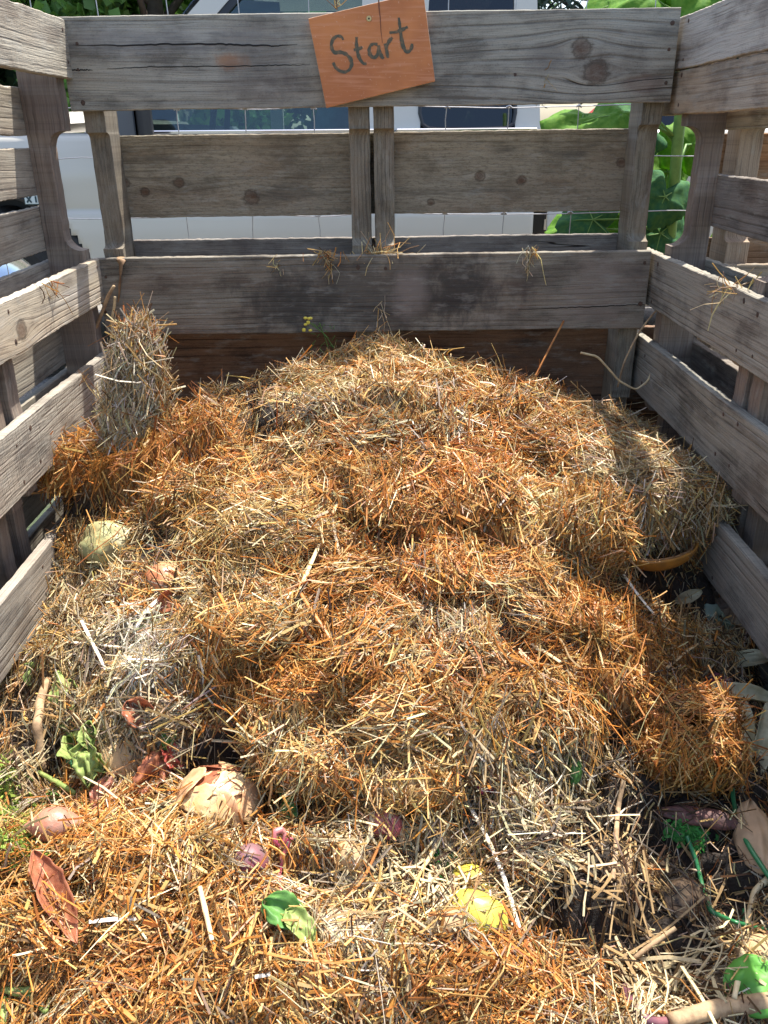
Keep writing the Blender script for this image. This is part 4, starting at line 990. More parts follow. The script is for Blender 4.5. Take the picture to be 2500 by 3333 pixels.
Sh('dark red onion skin tucked behind the split onion', 'onion skin', 'onion_skin', 545, 2430, 590, 2500, .045, .03, simple('dark_red_skin', (.32, .06, .04), .35, noise=.3), curl=.6, wave=.5, outline='round', seed=32, ragged=.4)
Sh('pale yellow onion piece behind the dark red skin', 'onion skin', 'onion_skin', 565, 2450, 625, 2440, .035, .025, mat_cream, curl=-.8, outline='round', seed=33)
Sh('small torn pink brown onion skin right of the wilted greens', 'onion skin', 'onion_skin', 320, 2600, 365, 2545, .05, .03, mat_shallot, curl=-.6, wave=.5, outline='round', seed=34, ragged=.4)
B('tan potato half hidden in pale straw under the wilted greens', 'potato', 'potato', 360, 2460, 430, 2480, (.032, .026, .02), mat_potato, lift=-.006, seed=35)
B('pink brown shallot bulb lying on straw at the lower left', 'shallot', 'shallot', 120, 2690, 235, 2680, (.031, .021, .02), mat_shallot, lift=.012, tip=.65, cov=5, seed=36, nz=.05)
Sh('long curled red brown onion skin at the lower left edge', 'onion skin', 'onion_skin', 130, 2835, 235, 3030, .115, .032, mat_skin, lift=.040, curl=1.2, bend=-.15, outline='leaf', seed=37, ragged=.2)
B('round purple beet lying between straw below the split onion', 'beet', 'beet', 785, 2785, 850, 2825, (.0215, .020, .018), mat_beet, lift=.009, cov=6, seed=38, nz=.05)
# pink sprout
PKo = hit(915, 2720, .01); PK = empty('pink_sprout', tuple(PKo)); tag(PK, 'pink curled root sprout standing right of the purple beet', 'root sprout')
def rel(pts, o, lift=.012): return [hit(a, c, lift)-o for a, c in pts]
for nm, pts, rd in (('root', [(945, 2725), (930, 2760), (912, 2810), (908, 2850), (915, 2900)], [.004, .0035, .0035, .003, .0012]), ('shoot', [(915, 2760), (892, 2735), (895, 2708), (915, 2700), (928, 2712), (922, 2745)], [.002, .003, .004, .004, .003, .002])):
    o_ = stalk3(nm, None, None, [p for p in rel(pts, PKo)], rd, mat_pink, parent=PK)
# yellow peppers
for i, (a, b_, c_, d_, R3, lb) in enumerate([(1510, 2860, 1580, 2900, (.030, .022, .017), 'greenish yellow pepper piece lying above the bigger yellow one'), (1510, 2955, 1600, 2995, (.036, .024, .02), 'bright yellow pepper piece lowest of the pair at bottom centre right'), (1490, 2845, 1520, 2850, (.014, .012, .01), 'small yellow pepper scrap at the upper end of the pair')]):
    B(lb, 'pepper', 'pepper_piece', a, b_, c_, d_, R3, mat_yel, lift=-.003, cov=6, seed=50+i, nz=.12, nsc=1.6)
# radishes / onions under the overhang
B('pink onion half hidden below the overhanging flake', 'onion', 'onion', 1215, 2670, 1280, 2690, (.024, .021, .02), simple('pink_onion', (.50, .19, .15), .4, col2=(.42, .1, .12), nscale=25), lift=.002, seed=60)
B('small dark pink radish in pale straw right of centre', 'radish', 'radish', 1570, 2565, 1615, 2550, (.017, .011, .011), simple('radish_skin', (.38, .03, .09), .35, noise=.4), lift=.006, seed=61)
B('brown onion end under the golden flake left of the pink onion', 'onion', 'onion', 1060, 2640, 1100, 2660, (.024, .018, .018), mat_onion, lift=-.006, cov=22, seed=62)
B('tan mushroom shaped potato end below the pink onion', 'potato', 'potato', 1110, 2770, 1160, 2800, (.022, .016, .016), mat_potato, lift=-.002, cov=16, seed=63)
B('orange brown potato piece beside the yellow peppers', 'potato', 'potato', 1435, 3000, 1480, 3010, (.020, .014, .013), mat_potato, lift=.003, seed=64)
B('wet translucent onion layer in straw at bottom centre', 'onion piece', 'onion_piece', 1080, 3020, 1180, 3060, (.040, .024, .010), simple('wet_onion', (.42, .33, .20), .3, noise=.4, nscale=30), lift=-.006, cov=40, seed=65, nz=.3)
B('grey green rotting fruit at the bottom edge left of centre', 'rotten fruit', 'rotten_fruit', 980, 3240, 1060, 3260, (.030, .022, .018), simple('rotten_green', (.16, .15, .08), .5, noise=.6), lift=-.012, cov=40, seed=66)
B('pale green white vegetable end at bottom centre', 'vegetable end', 'vegetable_end', 1230, 3080, 1265, 3050, (.018, .012, .010), simple('pale_green_end', (.45, .50, .30), .4, noise=.3), lift=.004, seed=67)
# green leaves
for (a, b_, c_, d_, L, W, mt, lb, cu) in [
   (545, 2420, 560, 2345, .05, .018, mat_green, 'narrow bright green leaf standing in pale straw on the left', .6),
   (935, 2540, 945, 2610, .05, .026, mat_green, 'upper green leaf right of the split onion', .5), (940, 2615, 950, 2680, .045, .024, mat_green, 'crumpled green leaf under the upper one right of the split onion', -.5),
   (895, 2960, 960, 2985, .055, .036, mat_green, 'bright green leaf piece below the purple beet', .4), (950, 2985, 1000, 3040, .045, .026, mat_lgreen, 'pale green torn leaf next to the bright leaf piece', .4),
   (1865, 2460, 1865, 2540, .045, .031, mat_green, 'oval dark green leaf above the pale straw on the right', -.4), (1840, 2445, 1880, 2445, .022, .014, mat_green, 'tiny green leaf on top of the oval one', -.4),
   (2420, 3230, 2510, 3190, .075, .062, leafy('round_green_leaf', (.16, .42, .07), (.12, .36, .06), 20, .3), 'broad bright green leaf at the bottom right edge', -.3),
   (85, 2170, 150, 2165, .045, .012, mat_lgreen, 'yellow green bean pod under the left wall', -1.4), (92, 2225, 100, 2185, .03, .016, mat_lgreen, 'small crumpled green leaf under the left wall', .7)]:
    Sh(lb, 'leaf', 'green_leaf', a, b_, c_, d_, L, W, mt, lift=.018, curl=cu, wave=.25, seed=int(a), outline='round' if W > .025 else 'leaf')
# wilted greens plant on left
wo = hit(230, 2350, .012); WG = empty('wilted_greens', tuple(wo)); tag(WG, 'wilted light green leafy stem hanging down the straw on the left', 'wilted plant')
stalk3('stem', None, None, rel([(190, 2190), (215, 2250), (235, 2310), (250, 2380), (280, 2460), (295, 2520)], wo, .034), [.0045, .005, .0045, .004, .0035], mat_lgreen, parent=WG)
stalk3('stem', None, None, rel([(195, 2200), (190, 2250), (185, 2300)], wo, .028), [.003, .002], mat_lgreen, parent=WG)
for i, (a, b_, c_, d_, L, W) in enumerate([(190, 2240, 188, 2310, .05, .020), (240, 2310, 255, 2400, .06, .028), (255, 2400, 285, 2470, .06, .032), (290, 2370, 300, 2420, .04, .022), (280, 2450, 285, 2530, .06, .034), (300, 2470, 330, 2500, .035, .022), (232, 2220, 250, 2270, .035, .014), (255, 2280, 262, 2320, .03, .016), (250, 2440, 255, 2530, .05, .02)]):
    p, q = hit(a, b_, .026), hit(c_, d_, .026); sheet('leaf', None, None, (p+q)/2-wo, q-p, cn((p+q)/2, .6), L, W, mat_lgreen if i != 8 else mat_dgreen, curl=.9, wave=.6, seed=70+i, parent=WG, ragged=.4)
# shredded greens at left edge : countless crumbs
def crumbs(name, label, zones, n, mat, L=.012, W=.0022):
    PP = []; 
    for (a, b_, rx, ry, k) in zones:
        for _ in range(int(n*k)): PP.append(hit(a+RNG.normal()*rx, b_+RNG.normal()*ry, .006))
    P = np.array(PP); m = len(P); N = hnorm(P[:, 0], P[:, 1]); D = norm(RNG.normal(0, 1, (m, 3))-N*.2)
    C = np.ones((m, 3))*RNG.uniform(.6, 1.25, (m, 1))
    V, Fq, Cc = straws(P, N, D, L*RNG.uniform(.5, 1.5, m), W*RNG.uniform(.6, 1.8, m), C, nst=4, bend=.6, flat=.25)
    o = mesh_np(name, V, Fq, mat, None, False, cols=Cc); tag(o, label, 'greens', kind='stuff'); return o
crumbs('shredded_greens', 'yellow green shredded vegetable tops along the lower left edge', [(30, 2640, 28, 60, .4), (60, 2720, 45, 50, .4), (15, 2580, 15, 50, .3)], 760, leafy('shredded_green', (.46, .56, .12), (.30, .44, .08), 60, .4, usecol=True), L=.016)
crumbs('shredded_greens', 'pale green shredded tops between the wilted stem and the torn skin', [(210, 2590, 60, 15, .5), (340, 2520, 20, 20, .5)], 120, leafy('shredded_green_pale', (.30, .46, .14), (.20, .36, .08), 60, .35, usecol=True), L=.010)
crumbs('parsley_bits', 'dark green curly parsley below the rusty clump on the right', [(2230, 2700, 28, 18, .7), (2270, 2740, 12, 14, .2), (1420, 2800, 30, 30, .15)], 420, leafy('parsley_green', (.05, .26, .05), (.10, .34, .07), 60, .3, usecol=True), L=.009, W=.003)
stalk('green_stalk', 'pale yellow green leek stalk pointing at the torn skin on the left', 'stalk', [(125, 2512), (190, 2550), (245, 2582)], [.0025, .004, .003], mat_lgreen, lift=.014)
stalk('green_stalk', 'light green stem tip in the bottom left corner', 'stalk', [(10, 3220), (60, 3230), (120, 3215)], [.003, .005, .003], mat_lgreen, lift=.014)
stalk('green_stalk', 'short green sprig branching in the bottom left corner', 'stalk', [(90, 3235), (120, 3270), (150, 3300), (160, 3250)], [.0025, .0025, .002, .0015], mat_lgreen, lift=.012)
stalk('green_stalk', 'upright yellow green blade at the bottom left edge', 'stalk', [(15, 3250), (10, 3320), (5, 3340)], .004, mat_lgreen, lift=.012)
# right side scraps
SQ = hit(2150, 1830, .0); sq = empty('squash_slice', (SQ[0], SQ[1], SQ[2]+.03)); tag(sq, 'bowl shaped orange squash rind under the pale mound at the right wall', 'squash')
m = MB(); nu, nv = 40, 12
for layer, (r0, th) in enumerate(((.062, 0), (.055, 1))):
    V = []
    for i in range(nu+1):
        for j in range(nv+1):
            a = math.pi*(1.0+1.0*i/nu); ph = -math.pi/2*(j/nv)*.62
            V.append((r0*math.cos(a)*math.cos(ph), r0*.55*math.sin(a)*math.cos(ph)-.0, r0*.62*math.sin(ph)+.001*th))
    Fc = [(i*(nv+1)+j, (i+1)*(nv+1)+j, (i+1)*(nv+1)+j+1, i*(nv+1)+j+1) for i in range(nu) for j in range(nv)]
    m2_ = MB(); m2_.add(V, Fc); o_ = m2_.build('rind' if layer == 0 else 'flesh', mat_pump if layer == 0 else mat_pulp, sq, True)
    md = o_.modifiers.new('t', 'SOLIDIFY'); md.thickness = .004
sq.rotation_euler = (R(8), R(-8), R(12))
for i, (pts, L, W, cu, lb) in enumerate([([(2330, 2150), (2500, 2150)], .13, .028, .9, 'long dry corn husk lying against the right wall'), ([(2300, 2230), (2480, 2300)], .15, .030, 1.2, 'brownish corn husk running down behind the white one'), ([(2400, 2320), (2440, 2560)], .15, .055, -.9, 'broad whitish corn husk right of the rusty clump'), ([(2470, 2300), (2490, 2540)], .14, .03, 1.1, 'narrow curled corn husk on the far right edge'), ([(2200, 1960), (2280, 1930)], .05, .02, .8, 'small pale husk scrap below the squash rind'), ([(2440, 2640), (2500, 2800)], .10, .05, -.6, 'tan brown dry leaf low on the right edge')]):
    Sh(lb, 'corn husk' if 'leaf' not in lb else 'dry leaf', 'corn_husk' if 'leaf' not in lb else 'dry_leaf', *pts[0], *pts[1], L, W, mat_husk if i != 5 else simple('tan_leaf', (.42, .27, .15), .7, noise=.4), lift=.030, curl=cu, outline='husk' if i != 2 else 'spear', wave=.2, seed=90+i)
B('purple and red beet tip poking out above the rusty clump', 'beet', 'beet', 2290, 2205, 2365, 2220, (.028, .013, .012), simple('beet_tip', (.05, .025, .05), .35, col2=(.32, .06, .06), nscale=14), lift=.012, tip=.5, seed=100)
B('dark red piece of bark under the rusty clump', 'bark', 'bark_piece', 2190, 2640, 2390, 2680, (.058, .013, .008), mat_bark, lift=.012, seed=101, nz=.25, tip=.3)
B('crusty tan bread lump on the dark compost at lower right', 'bread', 'bread_lump', 2185, 2930, 2260, 2920, (.029, .025, .020), mat_bread, lift=.0, cov=26, seed=102, nz=.3, nsc=3)
B('tan potato at the right edge above the broad green leaf', 'potato', 'potato', 2450, 3110, 2520, 3120, (.030, .024, .022), mat_potato, lift=-.004, cov=24, seed=103)
B('long tan seed husk standing in dark compost', 'seed husk', 'seed_husk', 2030, 2800, 2030, 2860, (.028, .011, .009), mat_potato, lift=.006, tip=.4, seed=104)
B('flat brown crust above the bread lump', 'crust', 'crust_piece', 2100, 2830, 2170, 2840, (.022, .014, .007), mat_bread, lift=.002, seed=105, nz=.3)
Sh('grey green mouldy leaf under the right wall', 'leaf', 'mouldy_leaf', 2270, 1990, 2370, 2040, .08, .04, simple('mould_green', (.20, .25, .19), .8, noise=.4), lift=.008, wave=.4, seed=106, ragged=.4)
stalk('green_onion', 'long dark green onion stem running down to the right edge', 'stem', [(2380, 2500, .01), (2385, 2590), (2400, 2680), (2440, 2760), (2520, 2880)], .0032, mat_dgreen, lift=.018)
stalk('green_onion', 'bent dark green onion stem crossing above the bread lump', 'stem', [(2235, 2720), (2265, 2800), (2290, 2900), (2312, 2968), (2400, 3005), (2520, 3035)], .0030, mat_dgreen, lift=.018)
stalk('green_onion', 'short dark green stem between two reeds on the right', 'stem', [(2425, 2960), (2415, 3030), (2402, 3090)], .003, mat_dgreen, lift=.006)
stalk('stick', 'thick pale branch lying across the bottom right corner', 'stick', [(2180, 3325), (2330, 3285), (2560, 3250)], [.008, .009, .010], mat_stick, lift=.018, n=10, wob=.002)
stalk('purple_root', 'dark purple curved root at the bottom right', 'root', [(2035, 3215), (2055, 3270), (2090, 3315), (2150, 3330), (2220, 3310)], [.005, .0055, .005, .004], mat_plum, lift=.012)
stalk('stick', 'brown upright stick below the left wall', 'stick', [(158, 2212, .02), (132, 2290), (122, 2360), (130, 2430), (140, 2510)], [.006, .0065, .0065, .006, .005], mat_stick, lift=.022, n=9, wob=.0015)
stalk('stick', 'thick pale reed beside the bread lump', 'stick', [(2060, 3120), (2130, 3070), (2200, 3020)], [.0032, .0034, .0025], mat_stick, lift=.012)
stalk('corn_stalk', 'thin pale reed curving down the right edge', 'stalk', [(2500, 2860), (2455, 2900), (2435, 3000), (2410, 3150), (2390, 3250)], [.004, .004, .0035, .003], mat_reed, lift=.014)
# prominent reeds
REEDS = [([(440, 2050), (475, 1985), (555, 1915)], .0065, mat_wreed, 'thick white stalk lying beside the orange peel on the left'),
 ([(235, 2090), (340, 2100), (430, 2110)], .004, mat_wreed, 'branched white stalk reaching into the white straw patch'),
 ([(265, 2020), (290, 2070), (345, 2180)], .004, mat_wreed, 'pale stalk leaning down across the white branched one'),
 ([(300, 2195), (360, 2205), (430, 2215), (470, 2220)], .003, mat_wreed, 'lower thin white stalk below the white straw patch'),
 ([(215, 2470), (290, 2370), (340, 2290)], .0045, mat_oreed, 'wide amber blade crossing the wilted greens'),
 ([(1100, 1630), (1040, 1770), (975, 1920)], .0055, mat_reed, 'long tan blade slanting down the middle of the heap'),
 ([(975, 1925), (1030, 2010), (1105, 2120)], .0045, mat_oreed, 'amber blade continuing the long tan one downward'),
 ([(1110, 1640), (1160, 1720), (1210, 1770)], .005, mat_oreed, 'dark amber split blade right of the long tan one'),
 ([(1520, 2610), (1575, 2700), (1640, 2850), (1690, 3020)], .0045, mat_wreed, 'very long pale reed left of the dark compost'),
 ([(1460, 2680), (1400, 2790), (1350, 2860)], .0045, mat_reed, 'pale reed pointing down left from the very long one'),
 ([(1310, 2590), (1308, 2680), (1305, 2750)], .0055, mat_reed, 'short wide reed standing upright below the golden flake'),
 ([(1225, 2520), (1215, 2620), (1205, 2720)], .006, mat_reed, 'bundle like tan reed left of the short upright one'),
 ([(2040, 1795), (2110, 1760), (2180, 1745)], .0055, mat_wreed, 'thick cream reed in front of the squash rind'),
 ([(2030, 1870), (2080, 1940), (2130, 2000)], .0045, mat_wreed, 'cream reed slanting below the squash rind'),
 ([(2170, 2175), (2220, 2130), (2270, 2095)], .005, mat_reed, 'short cream reed above the beet tip'),
 ([(1730, 2095), (1780, 2125), (1825, 2155)], .005, mat_reed, 'short pale reed in the rusty straw right of centre'),
 ([(690, 2410), (800, 2415), (900, 2430), (960, 2470)], .005, mat_reed, 'grey tan reed lying across above the split onion'),
 ([(1840, 1750), (1900, 1690), (2020, 1625)], .0055, mat_reed, 'thick cream reed on the shaded pale mound'),
 ([(2030, 2540), (2010, 2640), (2005, 2760), (1995, 2860)], .005, mat_stick, 'brown reed standing in dark compost right of the pale mound'),
 ([(2120, 2640), (2105, 2760), (2095, 2900)], .003, mat_reed, 'thin golden reed just right of the brown one'),
 ([(290, 3000), (380, 2990), (460, 2990)], .0045, mat_wreed, 'white straw lying level on the rusty mat at lower left'),
 ([(650, 2885), (668, 2960), (690, 3060)], .0045, mat_reed, 'yellow reed below the purple beet'),
 ([(1120, 2930), (1185, 2860), (1240, 2740)], .003, mat_oreed, 'amber straw leaning across bottom centre'),
 ([(880, 3170), (830, 3180)], .004, mat_wreed, 'short white straw at the bottom left of centre'),
 ([(1640, 2540), (1720, 2600), (1790, 2680)], .003, mat_reed, 'pale straw over the radish')]
for (pts, r_, mt, lb) in REEDS:
    stalk('straw_stalk', lb, 'straw', pts, [r_*.55, r_*.6, r_*.5], mt, lift=.017, flat=.45, n=6, smooth=False)
# strip and stalks hanging at the left back corner
yq = -.006
def ypath(pts, y=yq): return [at_y(a, b_, y if not isinstance(y, (list, tuple)) else y[i]) for i, (a, b_) in enumerate(pts)]
stalk3('bark_strip', 'dry brown bark strip hanging over the lower back board at left', 'bark strip', ypath([(392, 838), (395, 845), (392, 900), (388, 960), (385, 985)], [.01, -.006, -.010, -.010, -.010]), [.009, .0095, .010, .006, .003], simple('dry_bark_strip', (.30, .18, .09), .7, col2=(.18, .10, .05), nscale=40, bump=.002), flat=.2, n=8)
stalk3('dry_stalk', 'bent tan stalk hanging from the bark strip beside the upright flake', 'stalk', ypath([(372, 930), (352, 965), (320, 1050), (308, 1075), (306, 1130)], -.03), [.003, .004, .0035, .003], mat_stick)
stalk3('dry_stalk', 'curled pale stalk right of the bent one in the back left corner', 'stalk', ypath([(375, 965), (372, 1000), (362, 1045), (365, 1085)], -.03), [.003, .003, .002], mat_reed)
stalk3('dry_stalk', 'long thin brown stem leaning up to the right wall corner', 'stalk', ypath([(2010, 1260), (2030, 1180), (2080, 1080), (2130, 1015), (2185, 970)], [-.06, -.06, -.05, -.04, -.03]), [.002, .0022, .0018], mat_stick)
stalk3('dry_stalk', 'pale bent stem arching at the back right', 'stalk', ypath([(1890, 1148), (1945, 1160), (1985, 1205), (2015, 1240), (2070, 1270), (2110, 1240), (2130, 1180)], -.07), [.0025, .0022, .002], mat_reed)
stalk3('dry_stalk', 'single rust coloured straw leaning against the dark rear board', 'stalk', ypath([(1735, 1240), (1790, 1130), (1835, 1045)], [-.10, -.06, -.01]), .0022, mat_oreed)
# weeds at back
wd = at_y(1060, 1160, -.05); WE = empty('yellow_weed', tuple(wd)); tag(WE, 'small yellow flowering weed growing behind the heap crown', 'weed')
mg = leafy('weed_green', (.16, .28, .06), (.10, .2, .05), 50, .3); my = simple('yellow_petals', (.75, .62, .08), .5)
wl = lambda pts: [at_y(a, b_, -.05)-wd for a, b_ in pts]
stalk3('stem', None, None, wl([(1090, 1140), (1060, 1090), (1015, 1055), (1000, 1045)]), .0012, mg, parent=WE)
stalk3('stem', None, None, wl([(1070, 1140), (1055, 1090), (1040, 1050)]), .001, mg, parent=WE)
for i in range(26):
    a, b_ = random.uniform(1010, 1095), random.uniform(1060, 1150); stalk3('leaf', None, None, wl([(a, b_), (a+random.uniform(-22, 22), b_+random.uniform(-22, 6))]), .0007, mg, parent=WE, n=4)
for i in range(9):
    p = at_y(1003+random.uniform(-14, 16), 1050+random.uniform(-18, 26), -.05)-wd; blob('flower', None, None, p, ex, ez, (.004, .004, .003), my, parent=WE, seed=i)
wd2 = at_y(1345, 1155, -.05); W2 = empty('green_weed', tuple(wd2)); tag(W2, 'low feathery green weed right of the heap crown', 'weed')
for i in range(34):
    a, b_ = 1345+random.gauss(0, 18), 1155+random.gauss(0, 8); p = at_y(a, b_, -.06)-wd2; q = at_y(a+random.uniform(-16, 16), b_-random.uniform(2, 22), -.06)-wd2
    stalk3('leaf', None, None, [p, q], .0009, mat_green, parent=W2, n=4)
# straws lying over the scraps so that they sit in the heap
Pc = []; Nc = []
for (c, d, n_, R3, k) in COVER:
    d_, e_, f_ = frame(n_, d)
    for _ in range(k):
        v = RNG.normal(0, 1, 3); v[2] = abs(v[2])+.2; v /= np.linalg.norm(v)
        Pc.append(c+d_*v[0]*R3[0]+e_*v[1]*R3[1]+f_*v[2]*R3[2]*1.02); Nc.append(norm(d_*v[0]/R3[0]+e_*v[1]/R3[1]+f_*v[2]/R3[2]))
    for _ in range(k*2):   # rim
        a = RNG.uniform(0, 6.28); Pc.append(c+d_*math.cos(a)*R3[0]*1.02+e_*math.sin(a)*R3[1]*1.02+f_*RNG.uniform(-.1, .5)*R3[2]); Nc.append(norm(d_*math.cos(a)+e_*math.sin(a)+f_*.8))
Pc = np.array(Pc); Nc = np.array(Nc)
V, Fq, Cc = merge(surf_straws(Pc, Nc, zonew(Pc), 3, .35, Lm=.024, lift=.001))
tag(mesh_np('loose_straw', V, Fq, SM, None, False, cols=Cc), 'thin scatter of straws fallen over the vegetable scraps', 'straw', kind='stuff')
# little tufts of straw caught on the boards
def tuft(label, c, spread, n, ty, Lm=.03, hang=.6, gr='straw tufts caught on the boards', seed=0, root=None):
    rr = np.random.default_rng(seed); P = np.array(c)+rr.normal(0, 1, (n, 3))*np.array(spread)
    D = norm(rr.normal(0, 1, (n, 3))*np.array([1, .35, 1-.3*hang])+np.array([0, 0, -hang])); N = np.tile([0, -1.0, 0.1], (n, 1))
    W_ = np.zeros((n, len(TN))); 
    for t, wt in ty.items(): W_[:, TN.index(t)] = wt
    W_ /= W_.sum(1, keepdims=True)
    L = np.exp(rr.normal(math.log(Lm), .4, n)); P = P+D*L[:, None]*.35
    V, Fq, Cc = straws(P, N, D, L, rr.uniform(.0007, .002, n), straw_cols(P, W_), nst=4, bend=.4)
    o = mesh_np('straw_tuft', V-np.array(c, np.float32), Fq, SM, None, False, cols=Cc, loc=tuple(c)); tag(o, label, 'straw tuft'); return o
tuft('straw tuft hanging over the lower back board left of centre', at_y(1062, 825, -.006), (.018, .004, .003), 38, dict(G=1, O=.6), .03, .5, seed=1)
tuft('dangling end of straw below the left tuft', at_y(1078, 870, -.008), (.004, .002, .012), 14, dict(G=1), .03, 2.0, seed=2)
tuft('flat straw tuft lying on the lower back board under the middle posts', at_y(1235, 826, .006), (.022, .005, .002), 60, dict(G=1, P=.6), .04, .0, seed=3)
tuft('pale fibrous straw tuft hanging on the lower back board at right', at_y(1720, 822, -.006), (.008, .004, .006), 26, dict(P=1, W=.4), .045, 2.2, seed=4)
tuft('tiny pale straw fibres on the lower back board at far left', at_y(905, 850, -.006), (.006, .003, .015), 12, dict(P=1), .02, 1.0, seed=5)
tuft('long pale straw pair leaning up behind the heap crown', at_y(1240, 1010, -.02), (.006, .004, .012), 8, dict(P=1, W=.5), .06, 1.4, seed=6)
pR = at_x(2400, 945, .594); tuft('straw tuft lying on the second right wall board', pR, (.012, .035, .003), 40, dict(P=1, G=.5), .04, .0, seed=7)
pL = at_x(165, 925, -.600); tuft('rust straw tuft hooked over the bright left board', pL, (.004, .018, .003), 16, dict(O=1), .035, .9, seed=8)
tuft('two straws stuck on the knotty top board at right', at_y(1778, 250, -.004), (.003, .001, .01), 4, dict(G=1), .045, 1.2, seed=9)
tuft('pale straws sticking up from the sign top edge', at_y(1100, 12, -.012), (.004, .003, .004), 8, dict(P=1, G=1), .035, -1.2, seed=10)
pL = at_x(272, 1228, -.596); tuft('rust straw draped down the third left board', pL, (.003, .012, .008), 8, dict(O=1), .05, 1.6, seed=11)
# ================================================================ TRUCK
TY = 1.72                      # near side plane
TR = empty('pickup_truck', (0, TY, 0)); tag(TR, 'silver white pickup truck parked side on behind the compost bin', 'pickup truck')
paint = NT('silver_white_paint'); O, x, y, z = paint.obj()
paint = paint.fin(paint.bsdf((.57, .535, .46), .30, paint.noise(O, 5, 2), .0005, .2, Coat_Weight=.35, Coat_Roughness=.1, Metallic=.0))
blackm = simple('black_trim', (.02, .02, .022), .45); rubber = simple('tyre_rubber', (.025, .025, .025), .8, noise=.4, nscale=60)
chrome = simple('chrome_trim', (.75, .76, .78), .12, metallic=1.0); seatm = simple('grey_green_seat', (.16, .22, .22), .8, noise=.3, nscale=30); intm = simple('dark_interior', (.04, .045, .05), .7)
def glassm(tint, alpha):
    s = NT('window_glass'); gl = s.n('ShaderNodeBsdfGlossy'); gl.inputs[0].default_value = (.9, .95, 1, 1); gl.inputs[1].default_value = .02
    tr = s.n('ShaderNodeBsdfTransparent'); tr.inputs[0].default_value = tint+(1,)
    fr = s.n('ShaderNodeFresnel'); fr.inputs[0].default_value = 1.45; f = s.ma('ADD', fr.outputs[0], alpha)
    mx = s.n('ShaderNodeMixShader'); s.lk(f, mx.inputs[0]); s.t.links.new(tr.outputs[0], mx.inputs[1]); s.t.links.new(gl.outputs[0], mx.inputs[2]); return s.fin(mx.outputs[0])
glass = glassm((.55, .68, .66), .03); dglass = glassm((.10, .12, .13), .02)
def X(px, py=430, y=None): return at_y(px, py, TY if y is None else y)[0]
def loft_side(prof, x0, x1, nx=24, arch=None, dx=None):
    """prof: list of (yoff, z) bottom->top ; yields grid"""
    V = []; n = len(prof); xs = np.linspace(x0, x1, nx)
    for xx in xs:
        for (yo, zz) in prof: V.append((xx, yo, zz))
    Fc = []
    for i in range(nx-1):
        for j in range(n-1):
            xm = (xs[i]+xs[i+1])/2; zm = (prof[j][1]+prof[j+1][1])/2
            if arch and any((xm-ax)**2+(zm-az)**2 < ar*ar for ax, az, ar in arch): continue
            Fc.append((i*n+j, (i+1)*n+j, (i+1)*n+j+1, i*n+j+1))
    return V, Fc
prof = [(.05, .30), (.02, .34), (.0, .42), (-.012, .52), (-.018, .62), (-.012, .70), (.004, .715), (.0, .74), (-.004, .84), (.01, .93), (.028, .985), (.05, 1.0)]
prof = [(a, b_) for (a, b_) in prof]; PF = []
for (p, q) in zip(prof[:-1], prof[1:]):
    for t in range(3): PF.append((p[0]+(q[0]-p[0])*t/3, p[1]+(q[1]-p[1])*t/3))
PF.append(prof[-1])
wxf, wxr = -1.63, 1.75
def panel(name, x0, x1, arch=None, mat_=None, nx=60):
    m = MB(); V, Fc = loft_side(PF, x0, x1, nx, arch); m.add(V, Fc); o = m.build(name, mat_ or paint, TR, True)
    md = o.modifiers.new('t', 'SOLIDIFY'); md.thickness = .02; md.offset = -1; return o
fd = panel('front_fender', -2.45, X(330)+.0, [(wxf, .37, .45)], nx=110)
door = panel('front_door', X(330)+.008, .045, nx=60)
rdo = panel('rear_panel', .053, X(1752), nx=40)
bed = panel('cargo_bed', X(1800), 2.6, [(wxr, .37, .45)], nx=110)
m = MB(); m.tube([(-.18, -.03, .90), (-.17, -.045, .90), (-.02, -.045, .90), (-.01, -.03, .90)], .012, 8); m.build('handle', blackm, door)
# dark gap behind cab
m = MB(); m.box((X(1752)-.01, .06, .3), (X(1800)+.01, 1.6, .98)); m.build('cab_gap', blackm, TR)
# hood & far side
m = MB(); V = []; nxh = 20
for i in range(nxh+1):
    xx = -2.45+(X(330)+2.45)*i/nxh
    for j in range(13):
        q = j/12; V.append((xx, .04+q*1.62, 1.0+.07*math.sin(math.pi*q)**.6+.04*(i/nxh)-.03*(1-i/nxh)))
m.add(V, [(i*13+j, (i+1)*13+j, (i+1)*13+j+1, i*13+j+1) for i in range(nxh) for j in range(12)]); m.build('hood', paint, TR, True)
m = MB(); m.box((-2.47, .0, .35), (-2.45, 1.7, .98)); m.box((-2.55, -.02, .38), (-2.46, 1.72, .58), .02); m.build('front_bumper', chrome, TR)
for (a, b_) in ((-2.45, .0),):
    m = MB(); m.box((-2.45, 1.66, .42), (2.6, 1.70, .99)); m.build('far_side', paint, TR)
m = MB(); m.box((X(1800), .05, .62), (2.58, 1.65, .66)); m.box((2.57, 0.0, .4), (2.6, 1.7, 1.0)); m.build('bed_floor', paint, bed)
m = MB(); m.box((-2.3, .1, .32), (2.5, 1.6, .40)); m.build('chassis', blackm, TR)
# beltline chrome
m = MB(); m.box((X(345), -.004+.02, .992), (.05, .06, 1.006), .003); m.box((.06, .016, .992), (X(1752), .06, 1.006), .003); m.build('belt_trim', chrome, TR)
